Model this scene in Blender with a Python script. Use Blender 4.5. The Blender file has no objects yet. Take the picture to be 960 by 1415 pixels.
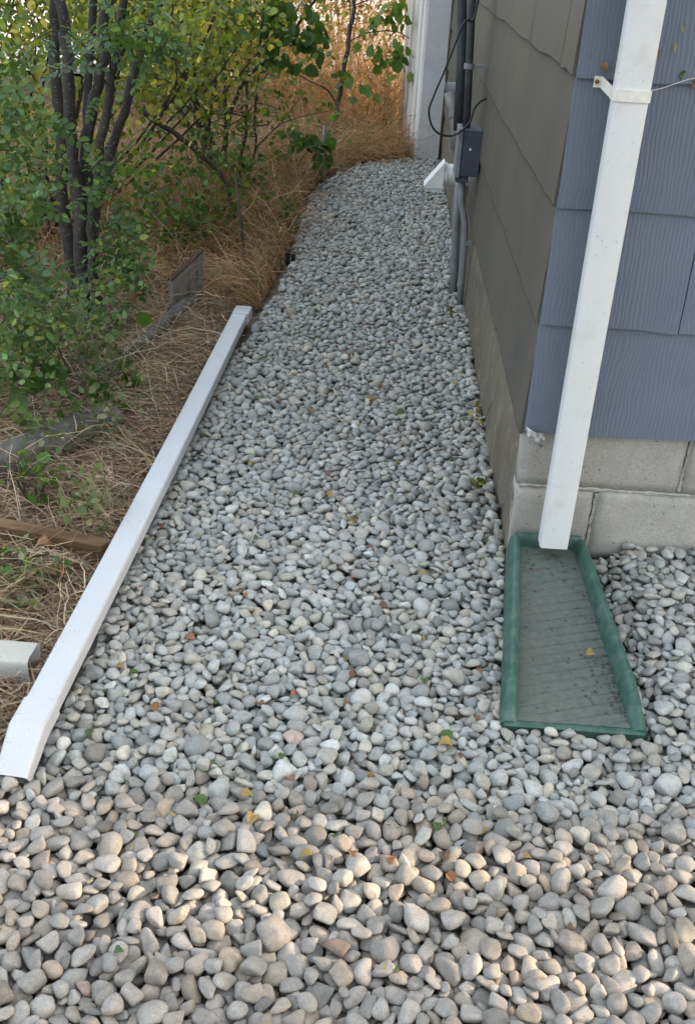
import bpy, math, random
import numpy as np
from mathutils import Vector, Matrix, noise as mnoise

random.seed(7); rng = np.random.default_rng(11)
sc = bpy.context.scene
C = sc.collection
R_ = math.radians

# ------------------------------------------------------------------ camera
CAM_H = 1.3585
AX = np.array([[0.998, 0.067, -0.019], [0.049, -0.488, 0.872], [0.049, -0.871, -0.490]])
_p = np.array([79., -783., 1400.]); _Y = _p / np.linalg.norm(_p)
_d = np.array([1, .067, 0.]); _d[2] = -(_d @ _p) / 1400.; _X = _d / np.linalg.norm(_d)
_Z = np.cross(_X, _Y)
AX = np.stack([_X, _Y, _Z])                       # world axes seen from the lens
cam_d = bpy.data.cameras.new('camera'); cam = bpy.data.objects.new('camera', cam_d); C.objects.link(cam)
cam_d.sensor_fit = 'VERTICAL'; cam_d.sensor_height = 24.0; cam_d.lens = 24.0 * 1400 / 1415
cam_d.clip_start = 0.05; cam_d.clip_end = 400
r = AX @ np.array([1, 0, 0.]); u = AX @ np.array([0, -1, 0.]); b = AX @ np.array([0, 0, -1.])
cam.matrix_world = Matrix(((r[0], u[0], b[0], 0), (r[1], u[1], b[1], 0), (r[2], u[2], b[2], CAM_H), (0, 0, 0, 1)))
sc.camera = cam
sc.render.resolution_x, sc.render.resolution_y = 694, 1024

# ------------------------------------------------------------------ sky, sun, exposure
SUN_AZ, SUN_EL = 5.5, 19.0                        # degrees from +X towards +Y; above the horizon
w = bpy.data.worlds.new('World'); sc.world = w; w.use_nodes = True
nt = w.node_tree; bg = nt.nodes['Background']
sky = nt.nodes.new('ShaderNodeTexSky'); sky.sky_type = 'NISHITA'; sky.sun_disc = False
sky.sun_elevation = R_(SUN_EL); sky.sun_rotation = R_(90 - SUN_AZ)
sky.air_density = 1.0; sky.dust_density = 4.5; sky.ozone_density = 1.0
sky_fill = nt.nodes.new('ShaderNodeMix'); sky_fill.data_type = 'RGBA'; sky_fill.inputs[0].default_value = .45; sky_fill.inputs[7].default_value = (8.0, 8.7, 9.5, 1)   # even pale tone added to brighten the sky overhead
nt.links.new(sky.outputs[0], sky_fill.inputs[6]); nt.links.new(sky_fill.outputs[2], bg.inputs[0]); bg.inputs[1].default_value = 0.15
sd = bpy.data.lights.new('sun', 'SUN'); sun = bpy.data.objects.new('sun', sd); C.objects.link(sun)
sd.energy = 3.9; sd.angle = R_(0.6); sd.color = (1.0, 0.78, 0.56)
to_sun = Vector((math.cos(R_(SUN_AZ)) * math.cos(R_(SUN_EL)), math.sin(R_(SUN_AZ)) * math.cos(R_(SUN_EL)), math.sin(R_(SUN_EL))))
sun.rotation_euler = to_sun.to_track_quat('Z', 'Y').to_euler(); sun.location = (6, -2, 8)
vs = sc.view_settings
vs.view_transform = 'Standard'; vs.look = 'None'; vs.gamma = 1.0; vs.use_curve_mapping = False
vs.exposure = 1.52

# ------------------------------------------------------------------ helpers
def mesh(name, V, F, mat=None, parent=None, smooth=False, col=None, origin=None):
    """One mesh object. F: list of faces or an (n,3)/(n,4) array. col: per vertex colour attribute."""
    V = np.asarray(V, dtype=np.float64).reshape(-1, 3)
    if origin is not None: V = V - np.asarray(origin)
    me = bpy.data.meshes.new(name)
    if isinstance(F, np.ndarray):
        n, k = F.shape
        me.vertices.add(len(V)); me.vertices.foreach_set('co', V.astype(np.float32).ravel())
        me.loops.add(n * k); me.loops.foreach_set('vertex_index', F.astype(np.int32).ravel())
        me.polygons.add(n); me.polygons.foreach_set('loop_start', np.arange(0, n * k, k, dtype=np.int32))
        me.polygons.foreach_set('loop_total', np.full(n, k, dtype=np.int32))
        me.update(calc_edges=True)
    else:
        me.from_pydata([tuple(v) for v in V], [], [tuple(f) for f in F]); me.update()
    if smooth: me.polygons.foreach_set('use_smooth', np.ones(len(me.polygons), dtype=bool))
    if col is not None:
        a = me.color_attributes.new('tint', 'FLOAT_COLOR', 'POINT')
        c = np.ones((len(V), 4), dtype=np.float32); c[:, :3] = col
        a.data.foreach_set('color', c.ravel())
    if mat: me.materials.append(mat)
    o = bpy.data.objects.new(name, me); C.objects.link(o)
    if origin is not None: o.location = origin
    if parent: o.parent = parent
    return o

def link_mesh(name, me, parent=None, loc=(0, 0, 0)):
    o = bpy.data.objects.new(name, me); C.objects.link(o); o.location = loc
    if parent: o.parent = parent
    return o

def tag(o, label=None, cat=None, group=None, kind=None):
    if label: o['label'] = label
    if cat: o['category'] = cat
    if group: o['group'] = group
    if kind: o['kind'] = kind
    return o

def thing(name, label, cat, group=None, loc=(0, 0, 0)):
    o = bpy.data.objects.new(name, None); C.objects.link(o); o.location = loc; o.empty_display_size = .05
    return tag(o, label, cat, group)

class MB:
    """collects shapes that belong to one part"""
    def __init__(s): s.V = []; s.F = []
    def add(s, V, F):
        n = len(s.V); s.V += [tuple(v) for v in V]; s.F += [tuple(i + n for i in f) for f in F]; return s
    def box(s, x0, x1, y0, y1, z0, z1):
        return s.add([(x0, y0, z0), (x1, y0, z0), (x1, y1, z0), (x0, y1, z0), (x0, y0, z1), (x1, y0, z1), (x1, y1, z1), (x0, y1, z1)],
                     [(0, 3, 2, 1), (4, 5, 6, 7), (0, 1, 5, 4), (1, 2, 6, 5), (2, 3, 7, 6), (3, 0, 4, 7)])
    def tube(s, pts, rad, n=10, cap=True, wob=0., closed_profile=None):
        pts = [Vector(p) for p in pts]; m = len(pts)
        if not hasattr(rad, '__len__'): rad = [rad] * m
        rings = []; prev = None
        for i, p in enumerate(pts):
            t = (pts[min(i + 1, m - 1)] - pts[max(i - 1, 0)]).normalized()
            if prev is None:
                a = Vector((0, 0, 1)) if abs(t.z) < .9 else Vector((1, 0, 0))
                x = t.cross(a).normalized()
            else:
                x = (prev - t * prev.dot(t)).normalized()
            prev = x; y = t.cross(x)
            ring = []
            for k in range(n):
                q = 2 * math.pi * k / n; rr = rad[i] * (1 + wob * random.uniform(-1, 1))
                ring.append(p + x * (rr * math.cos(q)) + y * (rr * math.sin(q)))
            rings.append(ring)
        V = [v for rg in rings for v in rg]; F = []
        for i in range(m - 1):
            for k in range(n):
                k2 = (k + 1) % n
                F.append((i * n + k, i * n + k2, (i + 1) * n + k2, (i + 1) * n + k))
        if cap: F.append(tuple(reversed(range(n)))); F.append(tuple(range((m - 1) * n, m * n)))
        return s.add(V, F)
    def loft(s, rings, cap0=True, cap1=True):
        n = len(rings[0]); V = [v for rg in rings for v in rg]; F = []
        for i in range(len(rings) - 1):
            for k in range(n):
                k2 = (k + 1) % n
                F.append((i * n + k, i * n + k2, (i + 1) * n + k2, (i + 1) * n + k))
        if cap0: F.append(tuple(reversed(range(n))))
        if cap1: F.append(tuple(range((len(rings) - 1) * n, len(rings) * n)))
        return s.add(V, F)
    def build(s, name, mat, parent=None, smooth=False, bevel=0., origin=None, auto=None):
        o = mesh(name, s.V, s.F, mat, parent, smooth, origin=origin)
        if bevel:
            md = o.modifiers.new('bevel', 'BEVEL'); md.width = bevel; md.segments = 2; md.limit_method = 'ANGLE'; md.angle_limit = R_(40)
        if auto is not None:
            me = o.data; me.polygons.foreach_set('use_smooth', np.ones(len(me.polygons), dtype=bool))
            me.set_sharp_from_angle(angle=R_(auto))
        return o

def round_rect(w_, h_, r_, seg=4):
    """outline of a rectangular pipe, counter clockwise, centred"""
    P = []
    for cx, cy, a0 in ((w_/2 - r_, h_/2 - r_, 0), (-w_/2 + r_, h_/2 - r_, 90), (-w_/2 + r_, -h_/2 + r_, 180), (w_/2 - r_, -h_/2 + r_, 270)):
        for k in range(seg):
            a = R_(a0 + 90 * k / (seg - 1)); P.append((cx + r_ * math.cos(a), cy + r_ * math.sin(a)))
    return P

# ------------------------------------------------------------------ materials
def nodes(name):
    m = bpy.data.materials.new(name); m.use_nodes = True
    t = m.node_tree; p = t.nodes['Principled BSDF']; return m, t, p
def N(t, typ, **kw):
    n = t.nodes.new(typ)
    for k, v in kw.items():
        if k.startswith('i_'): n.inputs[k[2:].replace('_', ' ')].default_value = v
        else: setattr(n, k, v)
    return n
def L(t, a, b): t.links.new(a, b)
def coords(t, kind='Object'):
    return N(t, 'ShaderNodeTexCoord').outputs[kind]
def worldpos(t): return N(t, 'ShaderNodeNewGeometry').outputs['Position']
def noise_(t, vec, scale, detail=4, rough=.55, stretch=None):
    if stretch:
        mp = N(t, 'ShaderNodeMapping'); mp.inputs['Scale'].default_value = stretch; L(t, vec, mp.inputs[0]); vec = mp.outputs[0]
    n = N(t, 'ShaderNodeTexNoise'); n.inputs['Scale'].default_value = scale; n.inputs['Detail'].default_value = detail; n.inputs['Roughness'].default_value = rough
    L(t, vec, n.inputs['Vector']); return n.outputs['Fac']
def ramp(t, fac, stops):
    r_ = N(t, 'ShaderNodeValToRGB'); e = r_.color_ramp.elements
    while len(e) < len(stops): e.new(.5)
    for i, (p, c) in enumerate(stops):
        e[i].position = p; e[i].color = (*c, 1) if len(c) == 3 else c
    L(t, fac, r_.inputs[0]); return r_.outputs[0]
def mix(t, fac, a, b, mode='MIX'):
    m = N(t, 'ShaderNodeMix', data_type='RGBA', blend_type=mode)
    for sock, v in ((m.inputs[0], fac), (m.inputs[6], a), (m.inputs[7], b)):
        if isinstance(v, (int, float)): sock.default_value = v
        elif isinstance(v, tuple): sock.default_value = (*v, 1)
        else: L(t, v, sock)
    return m.outputs[2]
def bump(t, p, h, strength=.3, dist=.002, prev=None):
    b_ = N(t, 'ShaderNodeBump'); b_.inputs['Strength'].default_value = strength; b_.inputs['Distance'].default_value = dist
    L(t, h, b_.inputs['Height'])
    if prev: L(t, prev, b_.inputs['Normal'])
    L(t, b_.outputs[0], p.inputs['Normal']); return b_.outputs[0]
def grey(v): return (v, v, v)

def mat_noisy(name, c1, c2, scale=20, rough=.8, bscale=None, bstr=.3, bdist=.002, stretch=None, spec=.3, c3=None, speck=None):
    m, t, p = nodes(name); pos = worldpos(t)
    n = noise_(t, pos, scale, 5, .6, stretch)
    stops = [(.3, c1), (.7, c2)] if c3 is None else [(.25, c1), (.5, c2), (.75, c3)]
    col = ramp(t, n, stops)
    if speck:                                                        # (scale, threshold, colour)
        s_ = noise_(t, pos, speck[0], 2, .5); f = ramp(t, s_, [(speck[1], grey(0)), (speck[1] + .03, grey(1))])
        col = mix(t, f, col, speck[2])
    L(t, col, p.inputs['Base Color']); p.inputs['Roughness'].default_value = rough; p.inputs['Specular IOR Level'].default_value = spec
    if bscale: bump(t, p, noise_(t, pos, bscale, 5, .6, stretch), bstr, bdist)
    return m

M = {}
# pebbles: each stone has its own tint; grain, dust and veins on top
m, t, p = nodes('pebble'); pos = worldpos(t)
at = N(t, 'ShaderNodeAttribute', attribute_name='tint').outputs['Color']
f1 = ramp(t, noise_(t, pos, 60, 5, .65), [(.25, grey(.72)), (.5, grey(1.0)), (.75, grey(1.20))])
f2 = ramp(t, noise_(t, pos, 420, 3, .6), [(.3, grey(.78)), (.7, grey(1.14))])
c_ = mix(t, 1.0, at, f1, 'MULTIPLY'); c_ = mix(t, 1.0, c_, f2, 'MULTIPLY')
vein = ramp(t, noise_(t, pos, 34, 3, .5, (1, 3.2, 2)), [(.485, grey(0)), (.5, grey(1)), (.515, grey(0))])
pick = ramp(t, noise_(t, pos, 9, 1, .5), [(.69, grey(0)), (.74, grey(.4))])
vm = mix(t, 1.0, vein, pick, 'MULTIPLY')
c_ = mix(t, vm, c_, (.50, .50, .48))
dk = ramp(t, noise_(t, pos, 150, 3, .6), [(.64, grey(0)), (.70, grey(.45))]); c_ = mix(t, dk, c_, (.13, .12, .105))
L(t, c_, p.inputs['Base Color']); p.inputs['Roughness'].default_value = .72; p.inputs['Specular IOR Level'].default_value = .28
b1 = bump(t, p, noise_(t, pos, 700, 4, .7), .22, .0012); bump(t, p, noise_(t, pos, 110, 4, .6), .25, .003, b1)
M['pebble'] = m

M['grit'] = mat_noisy('grit', (.09, .085, .075), (.20, .19, .17), 90, .95, 140, .6, .01)
M['soil'] = mat_noisy('soil', (.045, .034, .024), (.12, .090, .062), 14, .95, 60, .7, .01, c3=(.20, .155, .105))
M['alley'] = mat_noisy('alley', (.34, .31, .28), (.44, .40, .36), 3, .9, 60, .3, .004)

# painted siding: wavy combed grain
def siding(name, c1, c2, axis, groove=.9, dirt_warm=(.20, .17, .13), warm_amt=.0, shade=.05):
    m, t, p = nodes(name); pos = worldpos(t)
    sep = N(t, 'ShaderNodeSeparateXYZ'); L(t, pos, sep.inputs[0])
    warp = noise_(t, pos, 3.2, 3, .5, (1.0, 1.0, .7)); warp2 = noise_(t, pos, 14, 3, .6, (1, 1, .35))
    a = N(t, 'ShaderNodeMath', operation='MULTIPLY_ADD'); L(t, warp, a.inputs[0]); a.inputs[1].default_value = .045; L(t, sep.outputs[axis], a.inputs[2])
    a2 = N(t, 'ShaderNodeMath', operation='MULTIPLY_ADD'); L(t, warp2, a2.inputs[0]); a2.inputs[1].default_value = .034; L(t, a.outputs[0], a2.inputs[2])
    k = N(t, 'ShaderNodeMath', operation='MULTIPLY'); L(t, a2.outputs[0], k.inputs[0]); k.inputs[1].default_value = 2 * math.pi / .0092
    s_ = N(t, 'ShaderNodeMath', operation='SINE'); L(t, k.outputs[0], s_.inputs[0])
    amp = ramp(t, noise_(t, pos, 30, 3, .5, (1, 1, .12)), [(.3, grey(.35)), (.7, grey(1))])
    hh = N(t, 'ShaderNodeMath', operation='MULTIPLY'); L(t, s_.outputs[0], hh.inputs[0]); L(t, amp, hh.inputs[1])
    col = ramp(t, noise_(t, pos, 6, 5, .6), [(.3, c1), (.7, c2)])
    gr = ramp(t, hh.outputs[0], [(.0, grey(.90)), (.55, grey(1))]); col = mix(t, 1.0, col, gr, 'MULTIPLY')
    sp = ramp(t, noise_(t, pos, 210, 2, .5), [(.70, grey(0)), (.73, grey(.35))]); col = mix(t, sp, col, dirt_warm)
    oi = N(t, 'ShaderNodeObjectInfo').outputs['Random']; ov_ = ramp(t, oi, [(0, grey(1 - shade)), (1, grey(1 + shade))]); col = mix(t, 1., col, ov_, 'MULTIPLY')
    if warm_amt:
        d_ = ramp(t, noise_(t, pos, 2.6, 5, .6, (1, 1, .5)), [(.35, grey(0)), (.75, grey(warm_amt))]); col = mix(t, d_, col, dirt_warm)
    L(t, col, p.inputs['Base Color']); p.inputs['Roughness'].default_value = .55; p.inputs['Specular IOR Level'].default_value = .3
    b1 = bump(t, p, hh.outputs[0], groove, .0014); bump(t, p, noise_(t, pos, 160, 4, .6), .15, .001, b1)
    return m
M['siding_front'] = siding('siding_front', (.124, .149, .192), (.142, .170, .216), 0, .32)
M['siding_side'] = siding('siding_side', (.078, .073, .062), (.098, .091, .075), 1, .2, (.130, .106, .072), .65, .05)  # same paint as the front; warm bounce light put into its olive colour
M['wallcore'] = mat_noisy('wallcore', (.05, .05, .05), (.07, .07, .07), 10)

# concrete block and parging
m, t, p = nodes('block'); pos = worldpos(t)
col = ramp(t, noise_(t, pos, 7, 6, .65), [(.3, (.30, .282, .248)), (.7, (.42, .40, .36))])
g_ = ramp(t, noise_(t, pos, 240, 3, .6), [(.25, grey(.72)), (.75, grey(1.12))]); col = mix(t, 1., col, g_, 'MULTIPLY')
pit = ramp(t, noise_(t, pos, 130, 2, .5), [(.67, grey(0)), (.72, grey(1))]); col = mix(t, pit, col, (.13, .12, .11))
L(t, col, p.inputs['Base Color']); p.inputs['Roughness'].default_value = .92
b1 = bump(t, p, noise_(t, pos, 260, 4, .7), .7, .002); inv = N(t, 'ShaderNodeInvert'); L(t, pit, inv.inputs[1]); bump(t, p, inv.outputs[0], .5, .002, b1)
M['block'] = m
M['mortar'] = mat_noisy('mortar', (.25, .24, .215), (.42, .41, .375), 40, .95, 120, .9, .006, c3=(.33, .32, .29))
m, t, p = nodes('parging'); pos = worldpos(t)
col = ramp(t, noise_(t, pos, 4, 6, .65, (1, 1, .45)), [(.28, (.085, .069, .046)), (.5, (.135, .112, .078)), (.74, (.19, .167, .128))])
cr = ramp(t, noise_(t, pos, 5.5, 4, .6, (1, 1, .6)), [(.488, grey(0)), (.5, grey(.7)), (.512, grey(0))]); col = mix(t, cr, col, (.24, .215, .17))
L(t, col, p.inputs['Base Color']); p.inputs['Roughness'].default_value = .93
b1 = bump(t, p, noise_(t, pos, 9, 6, .65), .8, .02); bump(t, p, noise_(t, pos, 150, 4, .6), .5, .002, b1)
M['parging'] = m

# white painted metal with mildew specks and grime
def white_metal(name, base, rough=.38, grime=.35, specks=.70):
    m, t, p = nodes(name); pos = worldpos(t)
    col = ramp(t, noise_(t, pos, 5, 5, .6), [(.3, tuple(c * .93 for c in base)), (.7, base)])
    sp = ramp(t, noise_(t, pos, 170, 1.5, .5), [(specks, grey(0)), (specks + .03, grey(.85))])
    zone = ramp(t, noise_(t, pos, 9, 2, .5), [(.42, grey(0)), (.6, grey(1))])
    spz = mix(t, 1., sp, zone, 'MULTIPLY'); col = mix(t, spz, col, (.22, .21, .20))
    gz = ramp(t, noise_(t, pos, 14, 6, .7), [(.52, grey(0)), (.85, grey(grime))]); col = mix(t, gz, col, (.46, .44, .39))
    L(t, col, p.inputs['Base Color']); p.inputs['Roughness'].default_value = rough; p.inputs['Specular IOR Level'].default_value = .45
    bump(t, p, noise_(t, pos, 25, 3, .5), .12, .003); return m
M['spout'] = white_metal('spout', (.66, .66, .645), .42, .6, .725); M['spout_loose'] = white_metal('spout_loose', (.50, .515, .53), .45, .6, .665)
M['spout_old'] = white_metal('spout_old', (.46, .47, .45), .5, .9, .66)
M['strap'] = mat_noisy('strap', (.60, .56, .47), (.74, .72, .66), 60, .55)
M['rust'] = mat_noisy('rust', (.10, .045, .02), (.22, .10, .045), 120, .8)

# splash block plastic, with dried mud in the trough
m, t, p = nodes('green_plastic'); pos = worldpos(t)
col = ramp(t, noise_(t, pos, 12, 5, .65), [(.3, (.016, .062, .045)), (.7, (.030, .096, .070))])
du = ramp(t, noise_(t, pos, 30, 6, .7), [(.45, grey(.03)), (.8, grey(.5))]); col = mix(t, du, col, (.20, .23, .20))
L(t, col, p.inputs['Base Color']); p.inputs['Roughness'].default_value = .5; p.inputs['Specular IOR Level'].default_value = .35
bump(t, p, noise_(t, pos, 220, 3, .6), .15, .001); M['green_plastic'] = m
m, t, p = nodes('muddy_trough'); pos = worldpos(t)
col = ramp(t, noise_(t, pos, 12, 5, .65), [(.3, (.030, .085, .062)), (.7, (.055, .125, .092))])
sep = N(t, 'ShaderNodeSeparateXYZ'); L(t, pos, sep.inputs[0])
ys = N(t, 'ShaderNodeMapRange'); ys.inputs[1].default_value = 1.62; ys.inputs[2].default_value = 1.95; L(t, sep.outputs[1], ys.inputs[0])
xs = N(t, 'ShaderNodeMapRange'); xs.inputs[1].default_value = .40; xs.inputs[2].default_value = .56; xs.inputs[4].default_value = .8; L(t, sep.outputs[0], xs.inputs[0])
ad = N(t, 'ShaderNodeMath', operation='MAXIMUM'); L(t, ys.outputs[0], ad.inputs[0]); L(t, xs.outputs[0], ad.inputs[1])
nz = noise_(t, pos, 16, 6, .7); ml = N(t, 'ShaderNodeMath', operation='MULTIPLY_ADD'); L(t, nz, ml.inputs[0]); ml.inputs[1].default_value = .9; L(t, ad.outputs[0], ml.inputs[2])
mud = ramp(t, nz, [(.30, grey(.50)), (.65, grey(.92))])
mc = ramp(t, noise_(t, pos, 70, 5, .7), [(.3, (.078, .080, .069)), (.7, (.140, .140, .122))])
col = mix(t, mud, col, mc); L(t, col, p.inputs['Base Color']); p.inputs['Roughness'].default_value = .8
bump(t, p, noise_(t, pos, 260, 4, .7), .4, .001); M['trough'] = m

M['conduit'] = mat_noisy('conduit', (.16, .165, .17), (.24, .245, .25), 18, .55)
M['conduit_dark'] = mat_noisy('conduit_dark', (.035, .037, .042), (.07, .072, .078), 18, .5)
M['box_grey'] = mat_noisy('box_grey', (.045, .055, .07), (.075, .085, .10), 14, .5)
M['pvc'] = mat_noisy('pvc', (.17, .165, .155), (.26, .255, .24), 14, .5)
M['rubber'] = mat_noisy('rubber', (.010, .010, .011), (.022, .022, .023), 30, .45)
M['vent_white'] = mat_noisy('vent_white', (.62, .62, .58), (.76, .76, .73), 14, .45)
M['post_paint'] = mat_noisy('post_paint', (.46, .465, .46), (.58, .585, .575), 5, .7, 90, .3, .002, speck=(38, .71, (.14, .12, .10)))
M['white_board'] = mat_noisy('white_board', (.50, .47, .42), (.74, .72, .67), 7, .7, 80, .3, .002, (1, 1, .2))
M['roof'] = mat_noisy('roof', (.05, .05, .052), (.10, .10, .10), 8, .9, 60, .6, .01)

M['wood_grey'] = mat_noisy('wood_grey', (.085, .075, .065), (.27, .25, .225), 26, .9, 60, .9, .006, (1, 1, .12), c3=(.16, .145, .13))
M['log'] = mat_noisy('log', (.05, .045, .04), (.12, .112, .098), 16, .92, 60, .9, .006, (1.6, .35, 1.6), c3=(.20, .187, .165))
M['wood_brown'] = mat_noisy('wood_brown', (.055, .030, .014), (.13, .075, .036), 18, .8, 70, .6, .003, (.25, 1.4, 6), c3=(.19, .12, .062))
M['black_plastic'] = mat_noisy('black_plastic', (.012, .012, .012), (.03, .028, .026), 40, .7)

# bark with pale lenticels
m, t, p = nodes('bark'); pos = worldpos(t)
col = ramp(t, noise_(t, pos, 18, 5, .6, (1, 1, .35)), [(.25, (.022, .018, .015)), (.55, (.047, .040, .034)), (.8, (.085, .076, .068))])
ln = ramp(t, noise_(t, pos, 75, 2, .5, (1, 1, 2.6)), [(.63, grey(0)), (.69, grey(.75))]); col = mix(t, ln, col, (.22, .20, .18))
L(t, col, p.inputs['Base Color']); p.inputs['Roughness'].default_value = .8
bump(t, p, noise_(t, pos, 70, 5, .65, (1, 1, .6)), .6, .004); M['bark'] = m
M['twig'] = mat_noisy('twig', (.035, .026, .020), (.085, .065, .050), 30, .85)

def leafmat(name, trans=.45, rough=.5):
    m, t, p = nodes(name); t.nodes.remove(p); out = t.nodes['Material Output']
    at = N(t, 'ShaderNodeAttribute', attribute_name='tint').outputs['Color']; pos = worldpos(t)
    f = ramp(t, noise_(t, pos, 55, 4, .6), [(.3, grey(.8)), (.7, grey(1.15))]); c = mix(t, 1., at, f, 'MULTIPLY')
    pb = N(t, 'ShaderNodeBsdfPrincipled'); L(t, c, pb.inputs['Base Color']); pb.inputs['Roughness'].default_value = rough; pb.inputs['Specular IOR Level'].default_value = .3
    tr = N(t, 'ShaderNodeBsdfTranslucent'); tc = mix(t, 1., c, (1.25, 1.25, .65), 'MULTIPLY'); L(t, tc, tr.inputs[0])
    mx = N(t, 'ShaderNodeMixShader'); mx.inputs[0].default_value = trans
    L(t, pb.outputs[0], mx.inputs[1]); L(t, tr.outputs[0], mx.inputs[2]); L(t, mx.outputs[0], out.inputs[0]); return m
M['leaf'] = leafmat('leaf', .42, .45); M['straw'] = leafmat('straw', .22, .75); M['dead'] = leafmat('dead', .25, .7)

# ------------------------------------------------------------------ ground
EDGE = [(-.60, 1.36), (-.60, 2.6), (-.565, 3.4), (-.50, 4.0), (-.46, 4.8), (-.47, 5.5), (-.49, 6.3), (-.44, 6.75), (-.34, 7.15), (-.20, 7.48), (-.02, 7.70), (.20, 7.84), (.40, 7.88)]
def edge_x(y):
    ys_ = [e[1] for e in EDGE]; return np.interp(y, ys_, [e[0] for e in EDGE])
def bed_z(x, y):
    """height of the planted bed beside the path"""
    return -0.014 + .008 * (mnoise.noise(Vector((x * 1.7, y * 1.7, 3.1)))) + .005 * mnoise.noise(Vector((x * 6, y * 6, 1)))
gx = np.concatenate([[-60, -30, -14, -8, -5, -3.6], np.arange(-2.8, -.62, .08), [-.62, -.55, -.3, 0, .3, .6, 1, 2, 5, 12, 30, 60]])
gy = np.concatenate([[-40, -12, -4, -1, .3, .9, 1.25], np.arange(1.42, 9.6, .1), [10, 10.6, 11.4, 12.5, 14, 17, 22, 30, 50, 90]])
V = []; F = []
for yy in gy:
    for xx in gx:
        gravel = (xx > edge_x(min(max(yy, 1.36), 7.88)) - .03 and yy < 7.86) or yy < 1.3
        z = -.060 if gravel else bed_z(xx, yy) if yy < 14 else -.03
        V.append((xx, yy, z))
nx = len(gx)
for j in range(len(gy) - 1):
    for i in range(nx - 1):
        F.append((j * nx + i, j * nx + i + 1, (j + 1) * nx + i + 1, (j + 1) * nx + i))
tag(mesh('ground', V, F, M['soil'], smooth=True), kind='structure')
tag(MB().add([(-60, 11.3, .03), (60, 11.3, .03), (60, 90, .02), (-60, 90, .02)], [(0, 1, 2, 3)]).build('alley', M['alley']), kind='structure')
gb = MB().add([(-1.5, -.6, -.052), (1.9, -.6, -.052), (1.9, 2.30, -.052), (.42, 2.30, -.052), (.42, 7.88, -.052)] + [(x, y, -.052) for x, y in reversed(EDGE[:-1])] + [(-1.5, 1.36, -.052)],
              [tuple(range(5 + len(EDGE)))])
gravel_bed = tag(gb.build('gravel_bed', M['grit']), kind='structure')

# ------------------------------------------------------------------ pebbles: dropped one by one on a height map
CELL = .0025; GX0, GX1, GY0, GY1 = -1.40, 1.40, .50, 7.95
nxg, nyg = int((GX1 - GX0) / CELL), int((GY1 - GY0) / CELL)
XX = GX0 + (np.arange(nxg) + .5) * CELL; YY = GY0 + (np.arange(nyg) + .5) * CELL
hm = np.full((nxg, nyg), 9.0, dtype=np.float32)
ex = edge_x(np.clip(YY, 1.36, 7.88)) + .02 * np.array([mnoise.noise(Vector((0, y * 4, 0))) for y in YY])
open_ = (XX[:, None] > ex[None, :]) & (YY[None, :] < 7.84)
open_ |= (YY[None, :] < 1.36)
topy = np.interp(XX, [e[0] for e in EDGE[6:]], [e[1] for e in EDGE[6:]])
open_ &= (YY[None, :] < topy[:, None]) | (YY[None, :] < 6.3)
open_ &= ~((XX[:, None] > .378) & (YY[None, :] > 2.262))
def in_quad(q):
    ok = np.ones((nxg, nyg), dtype=bool)
    for (x0, y0), (x1, y1) in zip(q, q[1:] + q[:1]):
        ok &= ((x1 - x0) * (YY[None, :] - y0) - (y1 - y0) * (XX[:, None] - x0)) > 0
    return ok
open_ &= ~in_quad([(.312, 1.597), (.578, 1.597), (.544, 2.27), (.378, 2.27)])
open_ &= ~in_quad([(-.612, 1.350), (-.594, 1.350), (-.542, 3.935), (-.560, 3.935)])
def sstep(a_, b_, v): q = np.clip((v - a_) / (b_ - a_), 0, 1); return q * q * (3 - 2 * q)
def bank(x, y): return .058 * sstep(.57, .70, x) * sstep(1.30, 2.05, y) * (y < 2.3)
floor_ = (-.050 + bank(XX[:, None], YY[None, :])).astype(np.float32)
hm[open_] = floor_[open_]
bx_, by_ = np.linspace(.56, 1.95, 24), np.linspace(1.28, 2.262, 22); V = [(x, y, -.053 + float(bank(x, y))) for y in by_ for x in bx_]
tag(mesh('gravel_bank', V, [(j * 24 + i, j * 24 + i + 1, (j + 1) * 24 + i + 1, (j + 1) * 24 + i) for j in range(21) for i in range(23)], M['grit'], gravel_bed), kind='stuff')
idm = np.full((nxg, nyg), -1, dtype=np.int32)
cells = np.argwhere(open_)
area = len(cells) * CELL * CELL
stones = []
def rotm(yaw, tx, ty):
    cy, sy = math.cos(yaw), math.sin(yaw); Rz = np.array([[cy, -sy, 0], [sy, cy, 0], [0, 0, 1.]])
    n = np.array([tx, ty, 1.]); n /= np.linalg.norm(n)
    v = np.cross([0, 0, 1.], n); c = n[2]; K = np.array([[0, -v[2], v[1]], [v[2], 0, -v[0]], [-v[1], v[0], 0]])
    return (np.eye(3) + K + K @ K / (1 + c)) @ Rz
def tables(abc, Rm):
    A = Rm @ np.diag(1 / np.array(abc) ** 2) @ Rm.T
    rr = int(math.ceil(max(abc) / CELL)); q = np.arange(-rr, rr + 1) * CELL
    U, W = q[:, None], q[None, :]
    B = A[0, 2] * U + A[1, 2] * W; Cc = A[0, 0] * U * U + 2 * A[0, 1] * U * W + A[1, 1] * W * W - 1
    D = B * B - A[2, 2] * Cc; ok = D > 0; s_ = np.sqrt(np.where(ok, D, 0))
    lo = np.where(ok, (-B - s_) / A[2, 2], 9).astype(np.float32); hi = np.where(ok, (-B + s_) / A[2, 2], -9).astype(np.float32)
    return rr, lo, hi, ok
near_cells = cells[YY[cells[:, 1]] < 1.36]; far_cells = cells[YY[cells[:, 1]] >= 1.30]
N_NEAR, N_FAR = int(len(near_cells) * CELL * CELL * 3300), int(len(far_cells) * CELL * CELL * 3700)
N_ST = N_NEAR + N_FAR
sizes = np.concatenate([np.clip(np.exp(rng.normal(math.log(.0166), .20, N_NEAR)), .0095, .0250), np.clip(np.exp(rng.normal(math.log(.0150), .22, N_FAR)), .0085, .0245)])
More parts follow.
